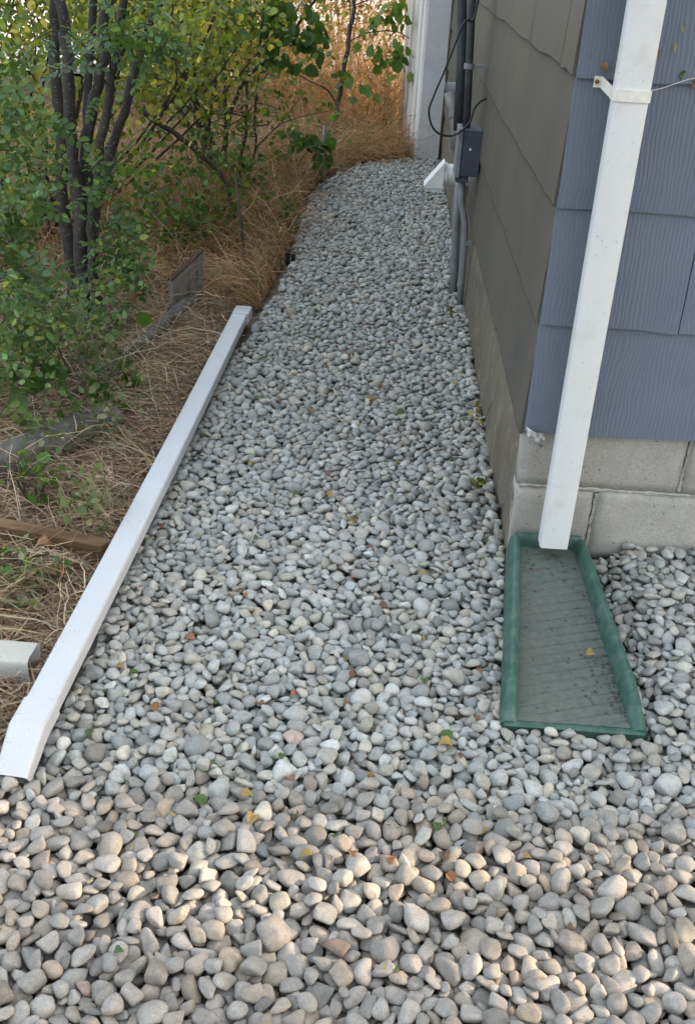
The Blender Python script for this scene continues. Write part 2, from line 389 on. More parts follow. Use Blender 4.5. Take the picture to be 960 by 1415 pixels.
pool = np.concatenate([np.zeros(N_NEAR, int), np.ones(N_FAR, int)])
order = np.argsort(-sizes * rng.uniform(.55, 1.45, N_ST)); sizes = sizes[order]; pool = pool[order]
for k in range(N_ST):
    a = sizes[k]; bb = a * rng.uniform(.52, .93); cc = bb * rng.uniform(.48, .85)
    yaw = rng.uniform(0, math.pi); tx, ty = rng.normal(0, .36, 2)
    Rm = rotm(yaw, tx, ty); rr, lo, hi, ok = tables((a, bb, cc), Rm)
    best = None
    src_ = far_cells if pool[k] else near_cells
    for ci in rng.integers(0, len(src_), 8):
        i, j = src_[ci]
        if i < rr or j < rr or i >= nxg - rr or j >= nyg - rr: continue
        z = float((hm[i - rr:i + rr + 1, j - rr:j + rr + 1] - lo).max())
        if best is None or z - floor_[i, j] < best[3]: best = (z, i, j, z - floor_[i, j])
    if best is None or best[0] > .3: continue
    z, i, j, _r = best; step = max(2, rr // 3)
    for it in range(5):
        moved = False
        for di, dj in ((step, 0), (-step, 0), (0, step), (0, -step)):
            i2, j2 = i + di, j + dj
            if i2 < rr or j2 < rr or i2 >= nxg - rr or j2 >= nyg - rr: continue
            z2 = float((hm[i2 - rr:i2 + rr + 1, j2 - rr:j2 + rr + 1] - lo).max())
            if z2 - floor_[i2, j2] < z - floor_[i, j] - 1e-4: z, i, j, moved = z2, i2, j2, True
        if not moved:
            if step <= 2: break
            step = max(1, step // 2)
    sub = hm[i - rr:i + rr + 1, j - rr:j + rr + 1]
    # lean the stone towards the slope it lies on
    q = np.arange(-rr, rr + 1) * CELL; wk = ok & (sub < .2)
    if wk.sum() > 12:
        sx = float((sub * q[:, None] * wk).sum() / ((q[:, None] ** 2) * wk).sum()); sy = float((sub * q[None, :] * wk).sum() / ((q[None, :] ** 2) * wk).sum())
        tx2 = tx * .5 - np.clip(sx, -.9, .9) * .7; ty2 = ty * .5 - np.clip(sy, -.9, .9) * .7
        Rm2 = rotm(yaw, tx2, ty2); rr2, lo2, hi2, ok2 = tables((a, bb, cc), Rm2)
        sub2 = hm[i - rr2:i + rr2 + 1, j - rr2:j + rr2 + 1]
        z2 = float((sub2 - lo2).max())
        if z2 < z: Rm, lo, hi, ok, z, sub = Rm2, lo2, hi2, ok2, z2, sub2
    if z > .040 + float(floor_[i, j]) + .05: continue
    top = z + hi; up = ok & (top > sub)
    sub[up] = top[up]
    s_id = len(stones); idm[i - rr:i + rr + 1, j - rr:j + rr + 1][up] = s_id
    stones.append((XX[i], YY[j], z, a, bb, cc, Rm))
seen = np.bincount(idm[idm >= 0], minlength=len(stones)) * CELL * CELL
hm_mean = float(hm[open_ & (hm < 1)].mean())
print('stones', len(stones), 'seen', int((seen > 2.5e-5).sum()), 'area', round(area, 2), 'mean top', round(hm_mean, 4))

def cube_sphere(n):
    pts = {}; V = []; F = []
    def idx(p):
        k = tuple(np.round(p, 6))
        if k not in pts: pts[k] = len(V); V.append(p)
        return pts[k]
    for ax in range(3):
        for sg in (-1, 1):
            g = [[None] * (n + 1) for _ in range(n + 1)]
            for i in range(n + 1):
                for j in range(n + 1):
                    p_ = np.zeros(3); p_[ax] = sg; p_[(ax + 1) % 3] = math.tan((2 * i / n - 1) * math.pi / 4); p_[(ax + 2) % 3] = math.tan((2 * j / n - 1) * math.pi / 4)
                    g[i][j] = idx(p_ / np.linalg.norm(p_))
            for i in range(n):
                for j in range(n):
                    f = (g[i][j], g[i + 1][j], g[i + 1][j + 1], g[i][j + 1]); F.append(f if sg > 0 else f[::-1])
    return np.array(V), np.array(F)
SPH = {n: cube_sphere(n) for n in (3, 4, 6)}
PLANES = []
for k in range(48):
    m_ = rng.integers(6, 13); nrm = rng.normal(size=(m_, 3)); nrm /= np.linalg.norm(nrm, axis=1)[:, None]
    PLANES.append((nrm, rng.uniform(.46, .90, m_), rng.uniform(9, 22)))
def stone_shape(k, D):
    nrm, hh_, pw = PLANES[k]
    q = np.clip(D @ nrm.T, 0, None) / hh_
    rad = (np.ones(len(D)) + (q ** pw).sum(1)) ** (-1 / pw)
    P = D * rad[:, None]
    P -= (P.max(0) + P.min(0)) / 2
    return P / ((P.max(0) - P.min(0)) / 2) * 1.12
SHAPE = {n: [stone_shape(k, SPH[n][0]) for k in range(48)] for n in SPH}
def stone_tint():
    v = float(np.clip(rng.normal(.315, .055), .17, .48)); q = rng.random()
    if q < .62: c = (v * 1.0, v * 1.0, v * .985)
    elif q < .90: c = (v * 1.07, v * 1.0, v * .90)
    elif q < .965: c = (v * .84, v * .88, v * .89)
    elif q < .982: c = (v * 1.12, v * .98, v * .82)
    elif q < .988: c = (v * 1.10, v * .89, v * .79)
    else: c = (v * 1.35, v * 1.33, v * 1.25)
    return (c[0] * 1.015, c[1] * 1.0, c[2] * .965)
tints = [stone_tint() for _ in stones]
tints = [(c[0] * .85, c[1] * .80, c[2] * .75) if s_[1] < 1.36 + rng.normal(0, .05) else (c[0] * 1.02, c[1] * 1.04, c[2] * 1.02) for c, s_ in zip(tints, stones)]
# how large each stone shows: seen area times the squared scale at its distance, in the frame
score = np.zeros(len(stones))
for k, s_ in enumerate(stones):
    q = AX.T @ (np.array(s_[:3]) - np.array([0, 0, CAM_H])); px = 480 + 1400 * q[0] / q[2]; py = 707.5 + 1400 * q[1] / q[2]
    if 5 < px < 955 and 5 < py < 1410: score[k] = seen[k] / q[2] ** 2
top300 = set(np.argsort(-score)[:300].tolist())
blob = {4: ([], [], []), 3: ([], [], []), 6: ([], [], [])}
for k, (x, y, z, a, bb, cc, Rm) in enumerate(stones):
    if seen[k] < 3.0e-5: continue
    n = 6 if (k in top300 or (y < 1.5 and abs(x) < .85)) else 4 if y < 2.7 and abs(x) < .85 else 3
    P = SHAPE[n][k % 48] * np.array([a, bb, cc]) @ Rm.T
    if k in top300:
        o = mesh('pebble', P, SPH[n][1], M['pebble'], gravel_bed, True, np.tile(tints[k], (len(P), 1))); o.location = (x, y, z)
    else:
        b_ = blob[n]; b_[0].append(P + np.array([x, y, z])); b_[1].append(len(P)); b_[2].append(np.tile(tints[k], (len(P), 1)))
Vs, Fs, Cs, off = [], [], [], 0
for n in (6, 4, 3):
    for P, c in zip(blob[n][0], blob[n][2]):
        Vs.append(P); Fs.append(SPH[n][1] + off); Cs.append(c); off += len(P)
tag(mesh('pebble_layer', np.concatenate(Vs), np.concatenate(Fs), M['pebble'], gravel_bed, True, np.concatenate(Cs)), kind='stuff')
def top_z(x, y):
    i, j = int((x - GX0) / CELL), int((y - GY0) / CELL)
    if 2 < i < nxg - 3 and 2 < j < nyg - 3:
        z = float(np.median(hm[i - 2:i + 3, j - 2:j + 3]))
        if z < 1: return z
    return None

# ------------------------------------------------------------------ house
XC, YC = .373, 2.257                              # corner of the two walls in view
XR, YB = 10.6, 7.80
EXPO, Z0 = .263, .355
house = thing('house', 'grey-blue shingle-sided house on a concrete block foundation', 'house', loc=(XC, YC, 0))
def hchild(mb, name, mat, **kw):
    o = mb.build(name, mat, **kw); o.parent = house; o.matrix_parent_inverse = Matrix.Translation((-XC, -YC, 0)); return o
hchild(MB().box(XC + .014, XR, YC + .014, YB, .33, 2.30), 'wall', M['wallcore'])
hchild(MB().box(XC + .016, XR - .02, YC + .020, YB - .02, -.12, .329), 'foundation', M['mortar'])
# gable roof, ridge along the front wall
rf = MB(); ov = .30; ym = (YC + YB) / 2; zr = 2.34 + (ym - YC) * .30; ovx = .06
for (ya, yb, sg) in ((YC - ov, ym, 1), (YB + ov, ym, -1)):
    za = 2.34 - ov * .30
    rf.add([(XC - ovx, ya, za), (XR + ov, ya, za), (XR + ov, yb, zr), (XC - ovx, yb, zr), (XC - ovx, ya, za + .14), (XR + ov, ya, za + .14), (XR + ov, yb, zr + .14), (XC - ovx, yb, zr + .14)],
           [(0, 3, 2, 1), (4, 5, 6, 7), (0, 1, 5, 4), (1, 2, 6, 5), (2, 3, 7, 6), (3, 0, 4, 7)])
hchild(rf, 'roof', M['roof'])
gm = MB(); gm.add([(XC + .02, YC + .02, 2.30), (XC + .02, YB, 2.30), (XC + .02, ym, zr), (XR - .02, YC + .02, 2.30), (XR - .02, YB, 2.30), (XR - .02, ym, zr)], [(0, 2, 1), (3, 4, 5), (0, 1, 4, 3), (0, 3, 5, 2), (1, 2, 5, 4)])
hchild(gm, 'gable', M['wallcore'])
def shingle(axis, a0, a1, z0, seed, last=False):
    """one siding shingle: a thin slab, foot proud of the course below, uneven lower edge"""
    n = 14; g = random.Random(seed); rows = []
    t0, t1, th = (.0165, .0045, .0085) if axis == 'y' else (.0120, .0045, .0060)
    ph = g.uniform(0, 9); amp = .0020 if axis == 'y' else .0016
    tilt = g.uniform(-.0025, .0025)
    z1 = z0 + EXPO + .022
    front = []; back = []
    for zi, f_ in enumerate((0, .011, .5, 1)):
        for k in range(n + 1):
            s_ = k / n; a = a0 + (a1 - a0) * s_
            zz = z0 + (z1 - z0) * f_
            if zi < 2: zz += amp * (math.sin(s_ * 9 + ph) + .8 * mnoise.noise(Vector((a * 12, z0, ph)))) + tilt * (s_ - .5) * 2 - .002 * math.sin(s_ * math.pi + ph)
            off = t0 + (t1 - t0) * f_ + .0012 * mnoise.noise(Vector((a * 3, zz * 5, ph)))
            if axis == 'x': front.append((a, YC - off, zz)); back.append((a, YC - off + th, zz))
            else: front.append((XC - off, a, zz)); back.append((XC - off + th, a, zz))
    m1 = n + 1; V = front + back; nb = len(front); F = []
    for zi in range(3):
        for k in range(n):
            q = (zi * m1 + k, zi * m1 + k + 1, (zi + 1) * m1 + k + 1, (zi + 1) * m1 + k)
            F.append(q if axis == 'x' else q[::-1]); q2 = tuple(i + nb for i in q); F.append(q2[::-1] if axis == 'x' else q2)
    nfoot = len(F)
    for k in range(n):
        q = (k, k + nb, k + 1 + nb, k + 1); F.append(q if axis == 'x' else q[::-1])
    for kk in (0, n):
        for zi in range(3):
            q = (zi * m1 + kk, (zi + 1) * m1 + kk, (zi + 1) * m1 + kk + nb, zi * m1 + kk + nb)
            F.append(q if (kk == 0) == (axis == 'x') else q[::-1])
    return V, F
M['worn_shaded_edge'] = mat_noisy('worn_shaded_edge', (.018, .017, .016), (.045, .042, .038), 60, .9)  # foot grime plus the shadow line under each course, put into colour
def darken_foot(o, side=False):
    o.data.materials.append(M['worn_shaded_edge'])
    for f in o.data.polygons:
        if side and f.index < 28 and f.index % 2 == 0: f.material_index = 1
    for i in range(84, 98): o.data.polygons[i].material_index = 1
seed = 0
for c in range(5):
    z0 = Z0 + c * EXPO
    joints = [XC - .008] + ([.679 + .61 * i for i in range(4)] if c % 2 else [.983 + .61 * i for i in range(4)])
    for a0, a1 in zip(joints[:-1], joints[1:]):
        seed += 1; V, F = shingle('x', a0 + (.0012 if a0 > .4 else 0), a1 - .0012, z0 + random.uniform(-.002, .002), seed)
        o = mesh('shingle', V, F, M['siding_front'], smooth=False); darken_foot(o); o.parent = house; o.matrix_parent_inverse = Matrix.Translation((-XC, -YC, 0))
    for a0, a1 in zip(joints[:2], joints[1:3]):
        for f_ in (.12, .5, .88):
            x = a0 + (a1 - a0) * f_ + random.uniform(-.02, .02); hchild(MB().tube([(x, YC - .0085, z0 + .040), (x, YC - .0122, z0 + .040)], .0024, 8), 'nail', M['siding_front'])
    ph = {3: 3.047, 2: 3.685, 1: 3.30, 0: 3.60, 4: 3.45}[c]
    st = ph - .61 * math.floor((ph - YC - .05) / .61)
    joints = [YC - .001] + [st + .61 * i for i in range(12) if st + .61 * i < YB - .05] + [YB - .002]
    for a0, a1 in zip(joints[:-1], joints[1:]):
        seed += 1; V, F = shingle('y', a0 + .0007, a1 - .0007, z0 + random.uniform(-.002, .002) - (.012 if c == 0 else 0), seed)
        o = mesh('shingle', V, F, M['siding_side'], smooth=False); darken_foot(o, True); o.parent = house; o.matrix_parent_inverse = Matrix.Translation((-XC, -YC, 0))
# courses above the ones in view go on as plain wall
hchild(MB().box(XC - .004, XR, YC - .004, YC + .0138, Z0 + 5 * EXPO + .025, 2.28), 'upper_siding', M['siding_front'])
hchild(MB().box(XC - .0045, XC + .0138, YC + .015, YB, Z0 + 5 * EXPO + .025, 2.28), 'upper_siding', M['siding_side'])
hchild(MB().box(.983 + .61 * 3 + .003, XR, YC - .004, YC + .0138, .34, Z0 + 5 * EXPO + .02), 'upper_siding', M['siding_front'])
# blocks of the front foundation
def block(x0, x1, z0, z1):
    nx_, nz_ = 16, 8; V = []; F = []; yf = YC + .004
    for j in range(nz_ + 1):
        for i in range(nx_ + 1):
            x = x0 + (x1 - x0) * i / nx_; z = z0 + (z1 - z0) * j / nz_
            e = min(i, nx_ - i, j, nz_ - j)
            d = .004 * mnoise.noise(Vector((x * 14, z * 14, 5))) + .0022 * mnoise.noise(Vector((x * 55, z * 55, 5))) + (.0022 + .002 * mnoise.noise(Vector((x * 40, z * 40, 0))) if e == 0 else 0)
            if e == 0:
                x += .003 * mnoise.noise(Vector((x * 30, z * 30, 9))); z += .003 * mnoise.noise(Vector((x * 30, z * 30, 19)))
            V.append((x, yf + d, z))
    for j in range(nz_):
        for i in range(nx_):
            q = j * (nx_ + 1) + i; F.append((q, q + 1, q + nx_ + 2, q + nx_ + 1))
    nb = len(V)
    for (x, z) in ((x0, z0), (x1, z0), (x1, z1), (x0, z1)): V.append((x, yf + .07, z))
    c0, c1, c2, c3 = 0, nx_, (nz_ + 1) * (nx_ + 1) - 1, nz_ * (nx_ + 1)
    F.append(tuple(range(c1, -1, -1)) + (nb, nb + 1)); F.append(tuple(range(c3, c2 + 1)) + (nb + 2, nb + 3))
    F.append(tuple(j * (nx_ + 1) for j in range(nz_ + 1)) + (nb + 3, nb)); F.append(tuple(j * (nx_ + 1) + nx_ for j in range(nz_, -1, -1)) + (nb + 1, nb + 2))
    o = mesh('block', V, F, M['block'], smooth=True); o.parent = house; o.matrix_parent_inverse = Matrix.Translation((-XC, -YC, 0))
mj = .0045
for z0, z1, js in ((.2025, .392, [XC, .770, 1.176, 1.582, 1.988, 2.40]), (0.0, .1945, [XC, .567, .973, 1.379, 1.785, 2.19, 2.40]), (-.20, -.008, [XC, .770, 1.176, 1.582, 1.988, 2.4])):
    for a0, a1 in zip(js[:-1], js[1:]): block(a0 + (mj if a0 > XC else -.003), a1 - mj, z0, z1)
# squeezed-out mortar in the joints
def mortar(p0, p1, wid):
    """ragged mortar strip smeared over a joint: p0, p1 are (x, z)"""
    n_ = max(8, int(math.dist(p0, p1) / .006)); dx, dz = p1[0] - p0[0], p1[1] - p0[1]; ll = math.hypot(dx, dz); tx, tz = dx / ll, dz / ll; V = []; F = []
    for i in range(n_ + 1):
        f = i / n_; x = p0[0] + dx * f; z = p0[1] + dz * f; sd_ = Vector((x * 33, z * 33, 2))
        wl = wid * (.55 + .9 * abs(mnoise.noise(sd_)) + .5 * mnoise.noise(sd_ * 2.7)); wr = wid * (.55 + .9 * abs(mnoise.noise(sd_ + Vector((9, 9, 9)))) + .5 * mnoise.noise(sd_ * 3.1))
        for k, q in enumerate((-1, -.8, -.35, 0, .35, .8, 1)):
            off = q * (wl if q < 0 else wr); hgt = (-.007, -.0012, .0006, -.0012, .0008, -.0012, -.007)[k] + .0026 * mnoise.noise(Vector((x * 90 + q * 3, z * 90, q * 2)))
            V.append((x - tz * off, YC + .004 - hgt, z + tx * off))
    for i in range(n_):
        for k in range(6):
            a = i * 7 + k; F.append((a, a + 7, a + 8, a + 1))
    mb = MB().add(V, F); hchild(mb, 'mortar_joint', M['mortar'], smooth=True)
mortar((XC + .004, .1985), (2.3, .1985), .0055)
for x, z0, z1 in ((.770, .207, .36), (.567, -.03, .190), (1.176, .207, .36), (.973, -.03, .190)): mortar((x, z0), (x + .003, z1), .005)
# parged left foundation: lumpy coat
V = []; F = []; ny_, nz_ = 230, 14
for j in range(nz_ + 1):
    for i in range(ny_ + 1):
        y = YC + .002 + (YB - YC - .004) * i / ny_; z = -.06 + (.352 + .06) * j / nz_
        d = .010 * mnoise.noise(Vector((1, y * 2.6, z * 5))) + .006 * mnoise.noise(Vector((7, y * 9, z * 11)))
        V.append((XC + .012, YC + .02 + .01 * mnoise.noise(Vector((3, z * 20, 0))), z) if i == 0 else (XC - .001 - d * min(1, i / 8) - .004 * (1 - j / nz_), YC + .024 + .01 * mnoise.noise(Vector((3, z * 20, 0))) if i == 1 else y, z))
for j in range(nz_):
    for i in range(ny_):
        q = j * (ny_ + 1) + i; F.append((q, q + ny_ + 1, q + ny_ + 2, q + 1))
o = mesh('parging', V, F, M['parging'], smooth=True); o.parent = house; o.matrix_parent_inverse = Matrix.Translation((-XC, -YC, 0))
# torn flashing at the foot of the corner
fl = MB(); g = random.Random(3)
P = [[None] * 6 for _ in range(5)]
for i in range(5):
    for j in range(6):
        s_, t_ = i / 4, j / 5
        P[i][j] = (XC - .006 + .045 * t_ + g.uniform(-.003, .003), YC - .016 - .012 * math.sin(t_ * 3) - g.uniform(0, .007), .352 + .020 * (1 - t_) - .030 * s_ * (.4 + t_) + g.uniform(-.004, .004))
fl.add([P[i][j] for i in range(5) for j in range(6)], [(i * 6 + j, (i + 1) * 6 + j, (i + 1) * 6 + j + 1, i * 6 + j + 1) for i in range(4) for j in range(5)])
o = hchild(fl, 'torn_flashing', mat_noisy('flashing', (.04, .04, .04), (.45, .44, .42), 60, .6, c3=(.75, .74, .72))); o['label'] = 'torn crumpled strip of flashing at the corner'
md = o.modifiers.new('thick', 'SOLIDIFY'); md.thickness = .0012

# ------------------------------------------------------------------ outbuilding behind the house
shed = thing('outbuilding', 'outbuilding with grey corner post and white ribbed boards at the path end', 'shed', loc=(.19, 7.81, 0))
def schild(mb, name, mat, **kw):
    o = mb.build(name, mat, **kw); o.parent = shed; o.matrix_parent_inverse = Matrix.Translation((-.19, -7.81, 0)); return o
schild(MB().box(.188, .350, 7.806, 7.96, -.06, 2.3), 'corner_post', M['post_paint'], bevel=.004)
schild(MB().box(.38, 9.8, 7.83, 8.85, -.06, 2.3), 'wall', M['wallcore'])
schild(MB().box(.10, 10.0, 7.808, 9.0, 2.32, 2.40), 'roof', M['roof'])
p0, p1 = Vector((.176, 7.84, 0)), Vector((.060, 8.98, 0)); dv = (p1 - p0); nrm = Vector((-dv.y, dv.x, 0)).normalized()
for k in range(8):
    a_, b_ = p0 + dv * (k / 8 + .003), p0 + dv * ((k + 1) / 8 - .003)
    o1, o2 = nrm * (.012 if k % 2 else .0), nrm * -.02
    mb = MB(); z1 = 2.3
    mb.add([(*(a_ + o1).xy, -.05), (*(b_ + o1).xy, -.05), (*(b_ + o2).xy, -.05), (*(a_ + o2).xy, -.05), (*(a_ + o1).xy, z1), (*(b_ + o1).xy, z1), (*(b_ + o2).xy, z1), (*(a_ + o2).xy, z1)],
           [(0, 3, 2, 1), (4, 5, 6, 7), (0, 1, 5, 4), (1, 2, 6, 5), (2, 3, 7, 6), (3, 0, 4, 7)])
    schild(mb, 'siding_board', M['white_board'], bevel=.004)

# ------------------------------------------------------------------ downspout on the corner
sp = thing('downspout', 'white rectangular downspout strapped upright to the blue-grey corner wall', 'downspout', loc=(.466, 2.18, .08))
prof = round_rect(.068, .050, .007)
def spout_rings(zs, grow=0.):
    return [[(.4655 + x * (1 + grow), 2.182 + y * (1 + grow), z) for x, y in prof] for z in zs]
def spchild(mb, name, mat, par=None, loc=(.466, 2.18, .08), **kw):
    o = mb.build(name, mat, **kw); o.parent = par or sp; o.matrix_parent_inverse = Matrix.Translation((-loc[0], -loc[1], -loc[2])); return o
zs = [.560, 1.0, 1.6, 2.0, 2.22]
inner = [[(.4655 + (x - .4655) * .96, 2.182 + (y - 2.182) * .95, z) for x, y, z in rg] for rg in spout_rings([.082, .30])]
spchild(MB().loft(list(reversed(inner)) + spout_rings([.082, .2, .4, .55, .8, 1.1, 1.6, 2.22]), True, True), 'pipe', M['spout'], auto=15)
sm = MB().loft(spout_rings([.528, .5285, .5315, .532], .004), False, False); spchild(sm, 'seam', M['strap'], auto=15)
st = MB(); ring = round_rect(.0735, .0555, .008)
st.loft([[(.4655 + x, 2.182 + y, 1.112 + dz - .03 * 0) for x, y in ring] for dz in (0, .004, .018, .022)], True, True)
strap_o = spchild(st, 'strap', M['strap'], auto=35)
tb = MB(); g0 = Vector((.4315, 2.199, 1.122)); g1 = Vector((.416, 2.244, 1.136))
tb.add([g0 + Vector((0, 0, -.011)), g0 + Vector((0, 0, .011)), g1 + Vector((0, 0, .011)), g1 + Vector((0, 0, -.011)),
        g0 + Vector((.002, .0, -.011)), g0 + Vector((.002, 0, .011)), g1 + Vector((.002, 0, .011)), g1 + Vector((.002, 0, -.011))],
       [(0, 1, 2, 3), (7, 6, 5, 4), (1, 5, 6, 2), (0, 3, 7, 4), (0, 4, 5, 1), (2, 6, 7, 3)])
tb.box(.401, .4165, 2.2435, 2.2455, 1.126, 1.147)
to_ = tb.build('strap_tab', M['strap']); to_.parent = strap_o; sc_ = MB(); sc_.tube([(.407, 2.2434, 1.137), (.407, 2.239, 1.137)], .0045, 8); so_ = sc_.build('screw', M['rust']); so_.parent = strap_o

# ------------------------------------------------------------------ splash block
SB = (.43, 1.60, 0.0)
spl = thing('splash_block', 'green plastic splash block, muddy inside, under the upright downspout', 'splash block', loc=SB)
def sbchild(mb, name, mat, **kw):
    o = mb.build(name, mat, **kw); o.parent = spl; o.matrix_parent_inverse = Matrix.Translation(tuple(-v for v in SB)); return o
def edgeL(f): return .300 + (.368 - .300) * f
def edgeR(f): return .590 + (.556 - .590) * f
yf0, yb0 = 1.585, 2.246
# trough floor: ridged herring slats as geometry
V = []; F = []; nu, nv = 40, 260
for j in range(nv + 1):
    for i in range(nu + 1):
        f = j / nv; s_ = i / nu; y = yf0 + .012 + (yb0 - .02 - yf0 - .012) * f
        x = edgeL(f) + .020 + (edgeR(f) - edgeL(f) - .040) * s_
        q = ((y + .16 * (x - .30)) * -1 + .6 * 0) / .033
        q = (y - .30 * (x - .30)) / .029
        rid = .0024 * (1 if (q % 1) > .17 else 0)
        z = .008 + .014 * f + rid + (.004 * (1 - f)) * 0
        V.append((x, y, z))
for j in range(nv):
    for i in range(nu):
        q = j * (nu + 1) + i; F.append((q, q + 1, q + nu + 2, q + nu + 1))
fl_ = MB().add(V, F); o = sbchild(fl_, 'trough', M['trough'])
# underside slab, front lip, rounded side rims, back rim
sl = MB(); sl.add([(edgeL(0), yf0, -.03), (edgeR(0), yf0, -.03), (edgeR(1), yb0, -.03), (edgeL(1), yb0, -.03), (edgeL(0), yf0, .006), (edgeR(0), yf0, .006), (edgeR(1), yb0, .020), (edgeL(1), yb0, .020)],
                  [(0, 3, 2, 1), (4, 5, 6, 7), (0, 1, 5, 4), (1, 2, 6, 5), (2, 3, 7, 6), (3, 0, 4, 7)])
sbchild(sl, 'base', M['green_plastic'])
def rim(xf, wL, name):
    rings = []
    for k in range(17):
        f = k / 16; y = yf0 + .004 + (yb0 - yf0 - .007) * f; x = xf(f); hgt = (.012 + .046 * min(1, f / .16) ** .8) * (1 - .25 * max(0, (f - .93) / .07))
        wd = wL * (1.15 - .15 * min(1, f / .2)); rg = []
        for q in range(12):
            a = math.pi * q / 11; rg.append((x - math.cos(a) * -wd / 2, y, -.02 + (hgt + .02 + .004) * math.sin(a) ** .7 if 0 < q < 11 else -.02))
        rings.append(rg)
    mb = MB().loft(rings, True, True); return sbchild(mb, name, M['green_plastic'], auto=50)
rim(lambda f: edgeL(f) + .014 , .036, 'side_rim'); rim(lambda f: edgeR(f) - .014, .036, 'side_rim')
bk = MB(); rings = []
for k in range(9):
    x = edgeL(1) + .012 + (edgeR(1) - edgeL(1) - .024) * k / 8
    rings.append([(x, yb0 - .014 + math.cos(math.pi * q / 11) * -.017, -.02 + (.078 if 0 < q < 11 else 0) * math.sin(math.pi * q / 11) ** .7) for q in range(12)])
sbchild(bk.loft(rings), 'back_rim', M['green_plastic'], auto=50)
lip = MB(); rings = []
for k in range(13):
    x = edgeL(0) + .004 + (edgeR(0) - edgeL(0) - .008) * k / 12
    rings.append([(x, yf0 + .006 + .009 * math.cos(a), .007 + .0035 * math.sin(a)) for a in [2 * math.pi * q / 10 for q in range(10)]])
sbchild(lip.loft(rings), 'front_lip', M['green_plastic'], auto=50)
spl.location.z += -.004; spl.rotation_euler.x = .044
# grit washed into the trough
cr_ = MB(); g = random.Random(5)
for k in range(190):
    f = g.random(); side = g.random()
    if side < .45: f = g.uniform(.02, .35); s_ = 1 - abs(g.gauss(0, .14))
    elif side < .7: f = g.uniform(.8, .99); s_ = g.random()
    else: s_ = g.random()
    y = yf0 + .03 + (yb0 - .05 - yf0 - .03) * f; x = edgeL(f) + .034 + (edgeR(f) - edgeL(f) - .068) * min(max(s_, 0), 1)
    rr_ = g.uniform(.0008, .0026); z = .012 + .014 * f
    P_ = SHAPE[3][k % 48] * rr_ * np.array([1.2, .9, .8]) + np.array([x, y, z]); cr_.add(P_, SPH[3][1])
tag(sbchild(cr_, 'washed_grit', mat_noisy('washed_grit', (.05, .045, .04), (.16, .14, .12), 90, .95)), kind='stuff')

# ------------------------------------------------------------------ loose downspout lying along the path
lp = thing('loose_downspout', 'long white downspout lying along the gravel edge, elbow at its end', 'downspout', loc=(-.60, 1.48, .03))
def lchild(mb, name, mat, **kw):
    o = mb.build(name, mat, **kw); o.parent = lp; o.matrix_parent_inverse = Matrix.Translation((.60, -1.48, -.03)); return o
A_, B_ = Vector((-.598, 1.475, .050)), Vector((-.546, 3.925, .046))
pw_, ph_ = .061, .038
def frame_ring(c, d, w_, h_, r_=.007, roll=0):
    d = d.normalized(); x = d.cross(Vector((0, 0, 1))).normalized(); z = x.cross(d)
    return [c + x * a + z * b_ for a, b_ in round_rect(w_, h_, r_)]
dd = B_ - A_
rings = [frame_ring(A_ + dd * f + Vector((.003 * math.sin(f * 5), 0, .002 * math.sin(f * 7))), dd, pw_, ph_) for f in (0, .1, .25, .4, .55, .7, .85, .965)]
lchild(MB().loft(rings, False, True), 'pipe', M['spout_loose'], auto=15)
rings = [frame_ring(A_ + dd * f, dd, pw_ + .004, ph_ + .004) for f in (.962, .966, 1.0)]
o = lchild(MB().loft(rings, True, False), 'end_collar', M['spout_loose'], auto=15); md = o.modifiers.new('thick', 'SOLIDIFY'); md.thickness = .0015; md.offset = -1
e0 = A_ + dd.normalized() * .012; e1 = A_ + Vector((-.002, -.058, .001)); e2 = A_ + Vector((-.009, -.140, -.042))
d0 = dd * -1; d2 = e2 - e1; dm = d0.normalized() + d2.normalized()
rings = [frame_ring(e0, d0, pw_ + .004, ph_ + .003), frame_ring(e1, dm, pw_ + .004, ph_ + .005), frame_ring(e2, d2, pw_ - .001, ph_ - .004)]
o = lchild(MB().loft(rings, False, False), 'elbow', M['spout_loose']); md = o.modifiers.new('thick', 'SOLIDIFY'); md.thickness = .0015; md.offset = -1

# short dirty downspout behind it, open end towards the path
A2, B2 = Vector((-1.25, 1.655, .030)), Vector((-.662, 1.638, .030)); d2_ = B2 - A2
op = MB().loft([frame_ring(A2 + d2_ * f, d2_, .066, .062, .008) for f in (0, .5, 1)], True, False)
o = op.build('pipe_offcut', M['spout_old'], auto=15, origin=tuple(B2)); md = o.modifiers.new('thick', 'SOLIDIFY'); md.thickness = .0018; md.offset = -1
tag(o, 'dirty grey-white rectangular pipe, open end beside the lying downspout elbow', 'pipe')

# ------------------------------------------------------------------ services on the side wall
cd = thing('electrical_conduit', 'dark grey conduit pair running down the side wall into the meter box', 'conduit', loc=(.27, 4.45, .72))
mb = MB(); mb.tube([(.236, 4.52, 1.9), (.240, 4.52, 1.18), (.262, 4.49, .95), (.272, 4.46, .70)], .021, 14); o = mb.build('riser', M['conduit_dark'], smooth=True); o.parent = cd; o.matrix_parent_inverse = Matrix.Translation((-.27, -4.45, -.72))
mb = MB(); mb.tube([(.276, 4.40, 1.9), (.274, 4.40, 1.18), (.286, 4.38, .95), (.298, 4.36, .73)], .0155, 14); o = mb.build('riser', M['conduit_dark'], smooth=True); o.parent = cd; o.matrix_parent_inverse = Matrix.Translation((-.27, -4.45, -.72))
mb = MB(); mb.tube([(.286, 4.38, .965), (.286, 4.38, .945)], .021, 12); mb.box(.286, .372, 4.372, 4.388, .948, .962)
o = mb.build('clamp', M['conduit']); o.parent = cd; o.matrix_parent_inverse = Matrix.Translation((-.27, -4.45, -.72))
bx = thing('junction_box', 'dark grey junction box on the side wall above the small conduit', 'box', loc=(.31, 4.36, .53))
